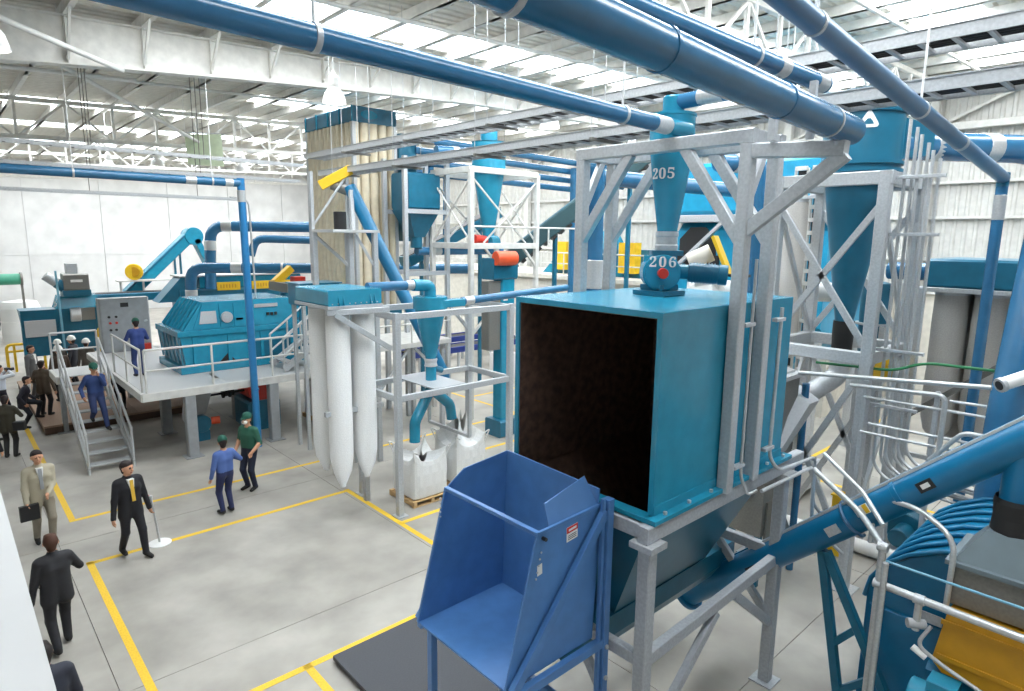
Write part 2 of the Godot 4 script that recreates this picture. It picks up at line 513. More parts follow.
# ------------------------------------------------------------------ feed bin
func feed_bin() -> void:
	var b := thing("feed_bin", "large teal steel box bin with wide open dark front above blue chute", "bin", V(6.2, 3.0, -4.3))
	var x0 := 4.88; var x1 := 7.56; var z0 := -5.28; var z1 := -3.3; var y0 := 3.16; var y1 := 5.13
	var t := 0.06
	part(b, "side_panel", G.new().box(V(x0, y0, z1 - t), V(x1, y1, z1)), M.teal)
	part(b, "side_panel", G.new().box(V(x0, y0, z0), V(x1, y1, z0 + t)), M.teal)
	part(b, "top_panel", G.new().raw(V(x0, y1 - t, z0 + t), V(x1, y1, z1 - t)), M.teal)
	part(b, "back_panel", G.new().raw(V(x1 - t, y0, z0 + t), V(x1, y1 - t, z1 - t)), M.teal)
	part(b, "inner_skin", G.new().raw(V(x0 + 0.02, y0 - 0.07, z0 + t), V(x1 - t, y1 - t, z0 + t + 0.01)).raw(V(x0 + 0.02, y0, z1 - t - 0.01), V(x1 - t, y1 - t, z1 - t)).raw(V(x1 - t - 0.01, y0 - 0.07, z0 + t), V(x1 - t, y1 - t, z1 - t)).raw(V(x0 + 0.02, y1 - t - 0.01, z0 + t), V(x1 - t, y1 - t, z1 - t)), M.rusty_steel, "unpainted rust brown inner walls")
	part(b, "base_flange", G.new().box(V(x0 - 0.1, y0 - 0.05, z1 - 0.06), V(x1 + 0.12, y0, z1 + 0.1)).box(V(x0 - 0.1, y0 - 0.05, z0 - 0.1), V(x1 + 0.12, y0, z0 + 0.06)).box(V(x0 - 0.1, y0 - 0.05, z0), V(x0 + 0.04, y0, z1)).box(V(x1 - 0.06, y0 - 0.05, z0), V(x1 + 0.12, y0, z1)), M.teal)
	part(b, "flange_angle", G.new().slab("z", [Vector2(x0, y0), Vector2(x1, y0), Vector2(x1, y0 + 0.09), Vector2(x0, y0 + 0.09)], z1, z1 + 0.012), M.teal)
	for k in 7: rod(b, "bolt", V(5.0 + k * 0.42, y0, z1 + 0.06), V(5.0 + k * 0.42, y0 + 0.03, z1 + 0.06), 0.02, M.galv, 6)
	# V-shaped discharge trough under the bin
	# open-topped lower hopper: the bin has no floor, it falls through to the trough; bare steel inside
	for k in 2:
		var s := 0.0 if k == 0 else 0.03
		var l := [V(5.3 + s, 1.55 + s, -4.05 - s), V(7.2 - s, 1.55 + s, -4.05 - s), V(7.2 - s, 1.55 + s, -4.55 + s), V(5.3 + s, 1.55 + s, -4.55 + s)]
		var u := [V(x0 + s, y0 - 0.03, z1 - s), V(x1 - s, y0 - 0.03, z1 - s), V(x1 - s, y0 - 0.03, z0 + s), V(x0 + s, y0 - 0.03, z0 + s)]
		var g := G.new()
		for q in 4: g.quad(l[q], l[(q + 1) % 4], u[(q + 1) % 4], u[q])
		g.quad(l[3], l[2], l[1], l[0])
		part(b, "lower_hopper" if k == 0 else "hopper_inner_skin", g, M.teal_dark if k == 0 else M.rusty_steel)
	part(b, "trough", G.new().slab("x", [Vector2(-4.6, 1.62), Vector2(-4.6, 1.36), Vector2(-4.5, 1.18), Vector2(-4.3, 1.1), Vector2(-4.1, 1.18), Vector2(-4.0, 1.36), Vector2(-4.0, 1.62)], 4.75, 7.95), M.teal_dark)
	rod(b, "outlet_pipe", V(7.72, 0.95, -4.3), V(7.72, 1.3, -4.3), 0.19, M.teal_dark, 20)
	rod(b, "outlet_flange", V(7.72, 1.16, -4.3), V(7.72, 1.2, -4.3), 0.25, M.teal_dark, 20)
	# support stand
	var s := thing("bin_stand", "grey steel stand of square tube carrying the big teal bin", "steel stand", V(6.2, 0, -4.3))
	var zr := -3.28; var zl := -5.3; var xf := 4.8; var xb := 7.64; var m: Material = M.steel
	for z in [zr, zl]:
		bar(s, "top_rail", V(xf - 0.1, 3.02, z), V(xb + 0.45, 3.02, z), 0.12, m, 0.17)
		for x in [xf, xb]:
			bar(s, "leg", V(x, 0.02, z), V(x, 2.87, z), 0.14, m)
			part(s, "base_plate", G.new().box(V(x - 0.15, 0, z - 0.15), V(x + 0.15, 0.02, z + 0.15)), m)
			part(s, "cap_plate", G.new().box(V(x - 0.13, 2.87, z - 0.13), V(x + 0.13, 2.935, z + 0.13)), M.galv)
		bar(s, "side_rail", V(xf, 1.66, z), V(xb, 1.76, z), 0.1, m, 0.14)
		bar(s, "brace", V(6.2, 1.6, z), V(xf + 0.05, 0.55, z), 0.08, m, 0.11)
		bar(s, "brace", V(6.6, 1.66, z), V(xb, 0.84, z), 0.08, m, 0.11)
	for x in [xf, xb]:
		bar(s, "cross_rail", V(x, 1.84 if x > 6 else 1.66, zr), V(x, 1.84 if x > 6 else 1.66, zl), 0.1, m, 0.13)
		bar(s, "end_rail", V(x, 3.02, zr), V(x, 3.02, zl), 0.1, m, 0.15)
	bar(s, "brace", V(xb, 1.8, -4.15), V(xb, 0.9, zr), 0.08, m, 0.1)
	bar(s, "brace", V(xb, 1.8, -4.45), V(xb, 0.9, zl), 0.08, m, 0.1)
	bar(s, "brace", V(xf, 1.6, -4.2), V(xf, 0.4, zr), 0.08, m, 0.1)
	# electric conduit loops hanging from the flange
	var c := thing("flange_conduit", "thin bent grey conduit clipped along the edge of the teal bin", "conduit", V(6.6, 3.0, -3.15))
	pipe(c, "tube", [V(6.3, 5.6, -3.16), V(6.3, 3.24, -3.16), V(6.42, 3.0, -3.12), V(6.5, 3.06, -3.05)], 0.018, M.galv, 0.1, 8)
	pipe(c, "tube", [V(7.0, 5.05, -3.17), V(6.98, 3.3, -3.17), V(7.1, 3.12, -3.1), V(8.15, 3.05, -3.1), V(8.2, 2.4, -3.1), V(8.35, 2.2, -3.0)], 0.022, M.galv, 0.12, 8)
	pipe(c, "tube", [V(6.6, 3.02, -3.05), V(7.9, 3.0, -3.02), V(7.98, 2.2, -3.0), V(8.0, 1.95, -2.6)], 0.022, M.galv, 0.1, 8)
	for q in [[6.3, 4.9], [7.0, 4.9], [6.3, 3.35], [6.98, 3.4]]:
		part(c, "clamp", G.new().box(V(q[0] - 0.16, q[1], -3.2), V(q[0] + 0.05, q[1] + 0.04, -3.14)), M.galv)

# ------------------------------------------------------------------ tower over the bin and cyclone 205 / 206
func tower_cyclone() -> void:
	var m: Material = M.galv
	var f := thing("tower_frame", "light grey steel portal frame with knee braces around the numbered cyclone", "steel frame", V(6.35, 3.1, -4.3))
	var xs := [6.08, 6.66]; var zr := -3.22; var zl := -5.38; var top := 6.8
	for x in xs:
		for z in [zr, zl]:
			bar(f, "column", V(x, 3.11, z), V(x, top - 0.07, z), 0.13, m)
		bar(f, "top_beam", V(x, top, zr + 0.07), V(x, top, zl - 0.07), 0.12, m, 0.14)
		bar(f, "knee_brace", V(x, 5.75, zr), V(x, top - 0.05, zr - 0.72), 0.09, m, 0.12)
		bar(f, "knee_brace", V(x, 5.75, zl), V(x, top - 0.05, zl + 0.72), 0.09, m, 0.12)
	for z in [zr, zl]:
		bar(f, "top_beam", V(xs[0], top, z), V(xs[1], top, z), 0.12, m, 0.14)
		bar(f, "knee_brace", V(xs[0], 6.1, z), V(xs[0] + 0.35, top - 0.05, z), 0.07, m, 0.09)
	bar(f, "bracket_arm", V(6.08, 6.66, zr), V(6.08, 6.6, -2.3), 0.12, m, 0.14)
	bar(f, "bracket_brace", V(6.08, 5.86, zr), V(6.08, 6.56, -2.3), 0.09, m, 0.13)
	bar(f, "hanger_post", V(6.0, 6.7, -2.6), V(6.0, 7.2, -2.6), 0.06, m)
	bar(f, "hanger_post", V(6.0, 6.72, -2.95), V(6.0, 7.33, -2.95), 0.07, m)
	# cyclone
	var c := thing("cyclone", "teal cyclone marked 205 in the steel frame on top of the bin", "cyclone", V(6.47, 5.7, -4.38))
	var o := Transform3D(Basis(), V(6.47, 0, -4.38))
	part(c, "cone", G.new().lathe([Vector2(0.115, 5.86), Vector2(0.12, 5.92), Vector2(0.2, 6.45), Vector2(0.245, 6.82), Vector2(0.245, 6.95)], o, 32), M.teal)
	part(c, "barrel", G.new().lathe([Vector2(0.25, 6.84), Vector2(0.255, 6.84), Vector2(0.255, 7.17), Vector2(0.265, 7.17), Vector2(0.265, 7.2), Vector2(0.0, 7.21)], o, 32), M.teal)
	part(c, "outlet_pipe", G.new().lathe([Vector2(0.125, 7.19), Vector2(0.125, 7.38), Vector2(0.11, 7.4), Vector2(0, 7.4)], o, 24), M.teal)
	part(c, "inlet_collar", G.new().cyl(V(6.02, 7.0, -4.16), V(6.45, 7.0, -4.16), 0.085, 18), M.teal)
	part(c, "sleeve", G.new().lathe([Vector2(0.13, 5.66), Vector2(0.135, 5.72), Vector2(0.125, 5.73), Vector2(0.125, 5.82), Vector2(0.135, 5.83), Vector2(0.13, 5.88)], o, 24), M.galv, "clear grey sleeve with clamps")
	part(c, "flange", G.new().lathe([Vector2(0, 5.6), Vector2(0.24, 5.6), Vector2(0.24, 5.66), Vector2(0, 5.66)], o, 4), M.teal_dark)
	numerals(c, "205", V(6.47, 6.53, -4.38), 0.212, 2.95, 0.12, 0.095)
	var r := thing("rotary_valve", "teal rotary valve marked 206 with motor on top of the bin", "rotary valve", V(6.42, 5.13, -4.42))
	part(r, "base_plate", G.new().box(V(6.2, 5.135, -4.64), V(6.64, 5.19, -4.2)).box(V(6.26, 5.19, -4.58), V(6.58, 5.26, -4.26)), M.teal_dark)
	var hx := V(-0.6, 0, 0.55).normalized()     # the axle points towards the aisle side
	var cc := V(6.42, 5.4, -4.42)
	part(r, "housing", G.new().cyl(cc - hx * 0.2, cc + hx * 0.17, 0.22, 32), M.teal)
	part(r, "end_cover", G.new().cyl(cc + hx * 0.17, cc + hx * 0.2, 0.19, 32), M.teal)
	part(r, "neck", G.new().box(V(6.28, 5.52, -4.56), V(6.56, 5.6, -4.28)), M.teal)
	part(r, "bearing_cap", G.new().cyl(cc + hx * 0.2, cc + hx * 0.31, 0.06, 16), M.red, "red bearing cap")
	var mx := V(0.45, -0.05, 0.75).normalized()
	var mc := V(6.72, 5.4, -4.22)
	var mo := part(r, "motor", G.new().cyl(mc, mc + mx * 0.34, 0.115, 20), M.teal_dark)
	for k in 8: part(mo, "cooling_fin", G.new().cyl(mc + mx * (0.05 + k * 0.034), mc + mx * (0.062 + k * 0.034), 0.128, 20), M.teal_dark)
	part(mo, "fan_cover", G.new().cyl(mc + mx * 0.34, mc + mx * 0.45, 0.12, 20), M.teal_dark)
	part(r, "gearbox", G.new().cyl(mc - mx * 0.2, mc, 0.09, 16), M.teal)
	part(r, "cable", G.new().tube(bent([mc + mx * 0.2 + V(0, 0.12, 0), mc + mx * 0.28 + V(0, 0.02, 0.1), mc + mx * 0.5 + V(0, -0.02, 0.12), mc + mx * 0.7 + V(0, 0.02, 0.0)], 0.1), 0.018, 8), M.rubber)
	numerals(r, "206", V(6.42, 5.53, -4.42) + hx * 0.205, 0.0, 2.3, 0.12, 0.11)

# white painted figures; on a round body they are set one by one round the axis
func numerals(parent: Node3D, s: String, at: Vector3, r: float, ang: float, size: float, gap: float) -> void:
	for i in s.length():
		var t := TextMesh.new()
		t.text = s[i]; t.font_size = 64; t.pixel_size = size / 46.0; t.depth = 0.006
		var fo := SystemFont.new(); fo.font_names = PackedStringArray(["Droid Serif"]); fo.font_weight = 700
		t.font = fo
		var o := MeshInstance3D.new()
		o.name = "figure"
		o.mesh = t
		o.material_override = M.white
		var k := float(i) - (s.length() - 1) / 2.0
		var base: Vector3 = bases[parent]
		if r > 0:
			var a := ang - k * gap / r
			var d := V(cos(a), 0, sin(a))
			o.position = at + d * (r + 0.006) - base
			o.basis = Basis(V(-sin(a), 0, cos(a)) * -1.0, Vector3.UP, d)
		else:
			var d := V(-0.6, 0, 0.55).normalized()
			var right := Vector3.UP.cross(d)
			o.position = at + right * k * gap - base
			o.basis = Basis(right, Vector3.UP, d)
		parent.add_child(o, true)

# ------------------------------------------------------------------ blue loading chute
func chute() -> void:
	var c := thing("loading_chute", "deep blue steel tipping chute on legs in front of the teal bin", "chute", V(4.0, 0, -4.4))
	var m: Material = M.chute
	var zl := -5.09; var zr := -3.73; var t := 0.012
	var fb := Vector2(3.37, 1.81); var ft := Vector2(3.74, 3.19); var bt := Vector2(4.6, 3.41); var bb := Vector2(4.54, 1.81)
	part(c, "left_panel", G.new().slab("z", [fb, bb, bt, Vector2(3.98, 3.35), ft], zl - t, zl), m)
	part(c, "right_panel", G.new().slab("z", [fb, bb, Vector2(4.62, 3.22), ft], zr, zr + t), m)
	part(c, "back_panel", G.new().hexa([V(4.54, 1.81, zr), V(4.56, 1.81, zr), V(4.56, 1.81, zl), V(4.54, 1.81, zl)], [V(4.58, 3.38, zr), V(4.6, 3.38, zr), V(4.62, 3.41, zl), V(4.6, 3.41, zl)]), m)
	part(c, "bottom_panel", G.new().raw(V(3.37, 1.79, zl), V(4.56, 1.81, zr)), m)
	part(c, "raised_tab", G.new().hexa([V(3.9, 3.16, zr), V(4.58, 3.2, zr), V(4.58, 3.2, zr - 0.012), V(3.9, 3.16, zr - 0.012)], [V(3.93, 3.38, zr - 0.1), V(4.5, 3.5, zr - 0.12), V(4.5, 3.5, zr - 0.126), V(3.93, 3.38, zr - 0.115)]), m)
	bar(c, "lip_bar", V(ft.x, ft.y, zl), V(ft.x, ft.y, zr + 0.02), 0.05, m, 0.035)
	bar(c, "edge_fold", V(ft.x, ft.y, zr + 0.01), V(4.62, 3.22, zr + 0.01), 0.03, m, 0.03)
	bar(c, "edge_fold", V(fb.x, fb.y, zr + 0.006), V(ft.x, ft.y, zr + 0.006), 0.02, m, 0.02)
	bar(c, "edge_fold", V(fb.x, fb.y, zl - 0.006), V(ft.x, ft.y, zl - 0.006), 0.03, m, 0.02)
	for z in [zr + 0.06, zl - 0.06]:
		bar(c, "rear_leg", V(4.66, 0, z), V(4.66, 3.28, z), 0.09, m)
		bar(c, "rear_post", V(4.58, 0.9, z), V(4.58, 3.3, z), 0.04, m)
		bar(c, "diagonal_brace", V(3.42, 1.8, z), V(4.62, 3.16, z), 0.06, m, 0.1)
		bar(c, "lower_rail", V(3.42, 1.74, z), V(4.66, 1.74, z), 0.07, m, 0.1)
		bar(c, "front_leg", V(3.5, 0, z + (-0.04 if z > -4 else 0.12)), V(3.5, 1.79, z + (-0.04 if z > -4 else 0.12)), 0.08, m)
		bar(c, "floor_rail", V(3.5, 0.16, z + (-0.04 if z > -4 else 0.12)), V(4.66, 0.16, z), 0.07, m)
	bar(c, "cross_rail", V(3.5, 0.5, zl + 0.1), V(3.5, 0.5, zr), 0.07, m)
	bar(c, "cross_rail", V(4.4, 1.0, zl), V(4.4, 1.0, zr), 0.08, m)
	for k in 5: part(c, "bolt", G.new().cyl(V(3.66, 3.1 - k * 0.05, zl + 0.0), V(3.66, 3.1 - k * 0.05, zl + 0.012), 0.01, 6), M.galv)
	for k in 5: part(c, "bolt", G.new().cyl(V(3.78 - k * 0.015, 3.0 - k * 0.06, zr + 0.012), V(3.78 - k * 0.015, 3.0 - k * 0.06, zr + 0.022), 0.01, 6), M.galv)
	rod(c, "pivot_pin", V(3.8, 3.13, zr + 0.01), V(3.8, 3.13, zr + 0.06), 0.018, M.black, 10)
	for y in [1.35, 1.7]: rod(c, "bolt_head", V(4.66, y, zr + 0.105), V(4.66, y, zr + 0.125), 0.025, M.galv, 6)
	var st := part(c, "warning_label", G.new().slab("z", [Vector2(4.12, 2.98), Vector2(4.27, 2.995), Vector2(4.265, 3.14), Vector2(4.115, 3.125)], zr + t, zr + t + 0.004), M.white, "red and white warning label")
	part(st, "red_band", G.new().slab("z", [Vector2(4.118, 3.065), Vector2(4.268, 3.08), Vector2(4.265, 3.14), Vector2(4.115, 3.125)], zr + t + 0.004, zr + t + 0.006), M.red)
	for k in 3: part(st, "printed_line", G.new().slab("z", [Vector2(4.135, 3.0 + k * 0.018), Vector2(4.25, 3.012 + k * 0.018), Vector2(4.25, 3.018 + k * 0.018), Vector2(4.135, 3.006 + k * 0.018)], zr + t + 0.004, zr + t + 0.006), M.black)
	part(st, "printed_word", G.new().slab("z", [Vector2(4.14, 3.085), Vector2(4.245, 3.097), Vector2(4.245, 3.118), Vector2(4.14, 3.106)], zr + t + 0.006, zr + t + 0.008), M.white)
	part(c, "inspection_tag", G.new().slab("z", [Vector2(3.74, 2.78), Vector2(3.8, 2.79), Vector2(3.795, 2.89), Vector2(3.735, 2.88)], zr + t, zr + t + 0.004), M.white)

# ------------------------------------------------------------------ overhead ducts
func duct(called: String, label: String, pts: Array, r: float, m: Material, bands: Array, bend := 0.3, group := "") -> Node3D:
	var o := thing(called, label, "duct", pts[0], group)
	pipe(o, "pipe", pts, r, m, bend, 22)
	for b in bands:       # [point, direction, length, material key]
		var d: Vector3 = b[1].normalized() * b[2] / 2
		rod(o, "coupling", b[0] - d, b[0] + d, r * 1.06, M[b[3] if b.size() > 3 else "zinc"], 20)
	return o

func overhead_ducts() -> void:
	var X := V(1, 0, 0); var Y := V(0, 1, 0); var Z := V(0, 0, 1)
	var hang := func(o: Node3D, p: Vector3, r: float):
		rod(o, "hanger_rod", p + V(0, r, 0), V(p.x, roof_y(p.x) + 0.25, p.z), 0.012, M.white, 6)
		rod(o, "clamp", p - V(0.02, 0, 0), p + V(0.02, 0, 0), r * 1.09, M.galv, 20)
	var a := duct("slim_duct", "slim blue duct running from the ledge to cyclone 205 inlet", [V(-3.9, 7.0, -3.6), V(6.02, 7.0, -4.155)], 0.085, M.duct, [[V(5.9, 7.0, -4.149), V(1, 0, -0.056), 0.28]])
	for x in [-2.0, 1.9, 5.2]: hang.call(a, V(x, 7.0, -3.6 - (x + 3.9) * 0.056), 0.085)
	var b := duct("main_duct", "thickest blue duct overhead ending on the frame bracket", [V(-3.9, 7.05, -2.06), V(6.3, 6.78, -2.36)], 0.126, M.duct, [[V(5.75, 6.795, -2.344), V(1, -0.0265, -0.0294), 0.03, "galv"], [V(4.8, 6.82, -2.316), V(1, -0.0265, -0.0294), 0.03, "duct"], [V(3.2, 6.862, -2.269), V(1, -0.0265, -0.0294), 0.03, "duct"]])
	for x in [-1.5, 2.0]: hang.call(b, V(x, 7.05 - (x + 3.9) * 0.0265, -2.06 - (x + 3.9) * 0.0294), 0.126)
	rod(b, "saddle_post", V(6.05, 6.62, -2.35), V(6.05, 6.68, -2.35), 0.05, M.galv)
	var c := duct("second_duct", "blue duct beside the thickest one leading to cyclone 205 outlet", [V(-3.9, 7.38, -2.93), V(7.0, 7.38, -2.93)], 0.085, M.duct, [[V(6.85, 7.38, -2.93), X, 0.22], [V(6.0, 7.38, -2.93), X, 0.18]])
	for x in [-1.5, 2.0, 5.5]: hang.call(c, V(x, 7.38, -2.93), 0.085)
	duct("outlet_duct", "short blue duct leaving the top of cyclone 205 sideways", [V(6.47, 7.33, -4.3), V(6.47, 7.35, -3.01)], 0.085, M.duct, [[V(6.47, 7.34, -3.9), Z, 0.3]])
	var d := duct("sloping_pipe", "grey-blue pipe sloping down past the triangle-marked cyclone", [V(-2.0, 8.06, -2.2), V(11.67, 6.72, -2.2)], 0.085, mat("pipe_pale", Color8(78, 116, 150), 0.3), [[V(7.6, 7.12, -2.2), V(1, -0.09, 0), 0.06, "galv"], [V(9.2, 6.962, -2.2), V(1, -0.09, 0), 0.1]])
	for x in [1.0, 5.0, 7.6]: hang.call(d, V(x, 8.06 - (x + 2) * 0.098, -2.2), 0.085)
	duct("drop_pipe", "narrow dark blue upright pipe in front of the grey filter bags", [V(11.67, 6.75, -2.2), V(11.67, 0.0, -2.2)], 0.075, M.duct, [[V(11.67, 6.3, -2.2), Y, 0.36], [V(11.67, 6.7, -2.2), Y, 0.2, "teal_dark"]])
	var e := duct("wide_riser", "wide blue upright duct beside the grey filter bags", [V(11.55, 8.3, -1.55), V(11.5, 6.2, -1.6), V(10.52, 3.42, -1.6), V(10.5, 0.0, -1.6)], 0.22, M.duct, [[V(10.5, 1.6, -1.6), Y, 0.1]], 0.4)
	rod(e, "hanger_rod", V(11.55, 8.2, -1.55), V(11.55, roof_y(11.55) + 0.25, -1.55), 0.02, M.galv)
	# left: header along the platform
	var h := duct("long_header", "long blue duct high along the platform with upright drop", [V(-3.9, 7.08, -17.1), V(6.06, 7.08, -17.1)], 0.1, M.duct, [[V(4.9, 7.08, -17.1), X, 0.25], [V(5.8, 7.08, -17.1), X, 0.2]])
	for x in [-1.0, 2.5, 5.4]: hang.call(h, V(x, 7.08, -17.1), 0.1)
	duct("riser_pipe", "slim blue upright pipe in front of the machine platform", [V(6.1, 7.2, -17.1), V(6.15, 0.0, -17.08)], 0.095, mat("drop_blue", Color8(40, 122, 178), 0.35), [[V(6.1, 6.75, -17.1), Y, 0.3], [V(6.15, 1.62, -17.08), Y, 0.05, "drop_blue"]])

# ------------------------------------------------------------------ cable trays
func cable_trays() -> void:
	var list := [["cable_tray", "upper long ladder cable tray hung across the hall", 8.25, 8.85, 8.0, -18.0, 6.5], ["cable_tray", "lower long ladder cable tray hung beside the upper one", 7.95, 8.5, 7.42, -16.5, 6.5]]
	for t in list:
		var o := thing(t[0], t[1], "cable tray", V((t[2] + t[3]) / 2, t[4], -6))
		for x in [t[2], t[3]]:
			part(o, "side_rail", G.new().raw(V(x - 0.012, t[4] - 0.07, t[5]), V(x + 0.012, t[4] + 0.07, t[6])).raw(V(x - 0.03, t[4] + 0.06, t[5]), V(x + 0.03, t[4] + 0.07, t[6])), M.galv)
		var z: float = t[5] + 0.15
		while z < t[6]:
			part(o, "rung", G.new().raw(V(t[2], t[4] - 0.06, z - 0.025), V(t[3], t[4] - 0.03, z + 0.025)), M.galv)
			z += 0.32
		for k in 5: part(o, "cable", G.new().cyl(V(t[2] + 0.1 + k * 0.09, t[4], t[5]), V(t[2] + 0.1 + k * 0.09, t[4], t[6]), 0.032, 8), M.rubber)
		for k in 7:
			var zz: float = -15.5 + k * 2.9
			bar(o, "cradle", V(t[2] - 0.12, t[4] - 0.095, zz), V(t[3] + 0.12, t[4] - 0.095, zz), 0.05, M.grey_machine, 0.05)
			for x in [t[2] - 0.1, t[3] + 0.1]:
				rod(o, "hanger_rod", V(x, t[4] - 0.1, zz), V(x, roof_y(x) + 0.25, zz), 0.007, M.galv, 6)
	# thin conduit trays along the back of the hall
	for q in [["narrow_tray", "topmost grey narrow cable tray in front of the white wall", 7.84, -19.0], ["narrow_tray", "grey narrow cable tray just under the topmost one by the white wall", 7.4, -19.4], ["narrow_tray", "thin grey narrow cable tray lowest by the white wall", 6.8, -19.8]]:
		var o := thing(q[0], q[1], "cable tray", V(3, q[2], q[3]))
		var xe := 8.6 if q[2] > 7 else 6.9
		for dz in [0.0, 0.25]: part(o, "side_rail", G.new().raw(V(-3.9, q[2] - 0.04, q[3] + dz - 0.01), V(xe, q[2] + 0.04, q[3] + dz + 0.01)), M.galv)
		for k in 24: part(o, "rung", G.new().raw(V(-3.8 + k * 0.44, q[2] - 0.03, q[3]), V(-3.75 + k * 0.44, q[2], q[3] + 0.25)), M.rubber)
		for k in 4: rod(o, "hanger_rod", V(-2 + k * 2.6, q[2] - 0.04, q[3] + 0.12), V(-2 + k * 2.6, roof_y(-2 + k * 2.6) + 0.25, q[3] + 0.12), 0.01, M.grey_machine, 6)
		if q[2] < 7:
			part(o, "cable_drop", G.new().tube(bent([V(6.7, q[2] + 0.02, q[3] + 0.06), V(7.0, q[2] + 0.02, q[3] + 0.06), V(7.05, q[2] - 3.0, q[3] + 0.06)], 0.25), 0.05, 8), M.rubber)
			part(o, "cable_drop", G.new().tube(bent([V(6.7, q[2] + 0.02, q[3] + 0.18), V(7.2, q[2] + 0.02, q[3] + 0.18), V(7.25, q[2] - 3.0, q[3] + 0.18)], 0.25), 0.03, 8), M.galv)

# ------------------------------------------------------------------ right: triangle-marked cyclone tower, filter, conduits
func filter_bag(parent: Node3D, x: float, z: float, r: float, ytop: float, ybot: float, m: Material, tie := true) -> void:
	var pr := []
	var h := ytop - ybot
	if tie: pr = [Vector2(0.0, -0.02), Vector2(0.05, 0.0), Vector2(0.06, 0.05), Vector2(r * 0.75, h * 0.09), Vector2(r * 0.98, h * 0.17)]
	else: pr = [Vector2(0, 0), Vector2(r * 0.8, 0.02), Vector2(r, 0.12)]
	pr += [Vector2(r * 1.02, h * 0.3), Vector2(r * 0.99, h * 0.55), Vector2(r, h * 0.8), Vector2(r * 0.96, h)]
	var g := G.new()
	var seg := 28
	var fold := rng.randf() * TAU
	for i in pr.size() - 1:
		for j in seg:
			var q := []
			for e in [[i, j], [i, j + 1], [i + 1, j + 1], [i + 1, j]]:
				var p: Vector2 = pr[e[0]]
				var a: float = TAU * e[1] / seg
				var w := 1.0 + 0.025 * sin(a * 5.0 + fold + e[0] * 0.6) + (0.09 * sin(a * 7.0 + fold) if e[0] < 4 else 0.0)
				q.push_back(V(x + cos(a) * p.x * w, ybot + p.y, z - sin(a) * p.x * w))
			var na := V(cos(TAU * j / seg), 0.15, -sin(TAU * j / seg)).normalized(); var nb := V(cos(TAU * (j + 1) / seg), 0.15, -sin(TAU * (j + 1) / seg)).normalized()
			g.squad(q[0], q[1], q[2], q[3], na, nb, nb, na)
	var o := part(parent, "filter_bag", g, m)
	part(o, "band", G.new().lathe([Vector2(r * 0.99, ytop - 0.06), Vector2(r * 0.99, ytop)], Transform3D(Basis(), V(x, 0, z)), 24), M.galv)

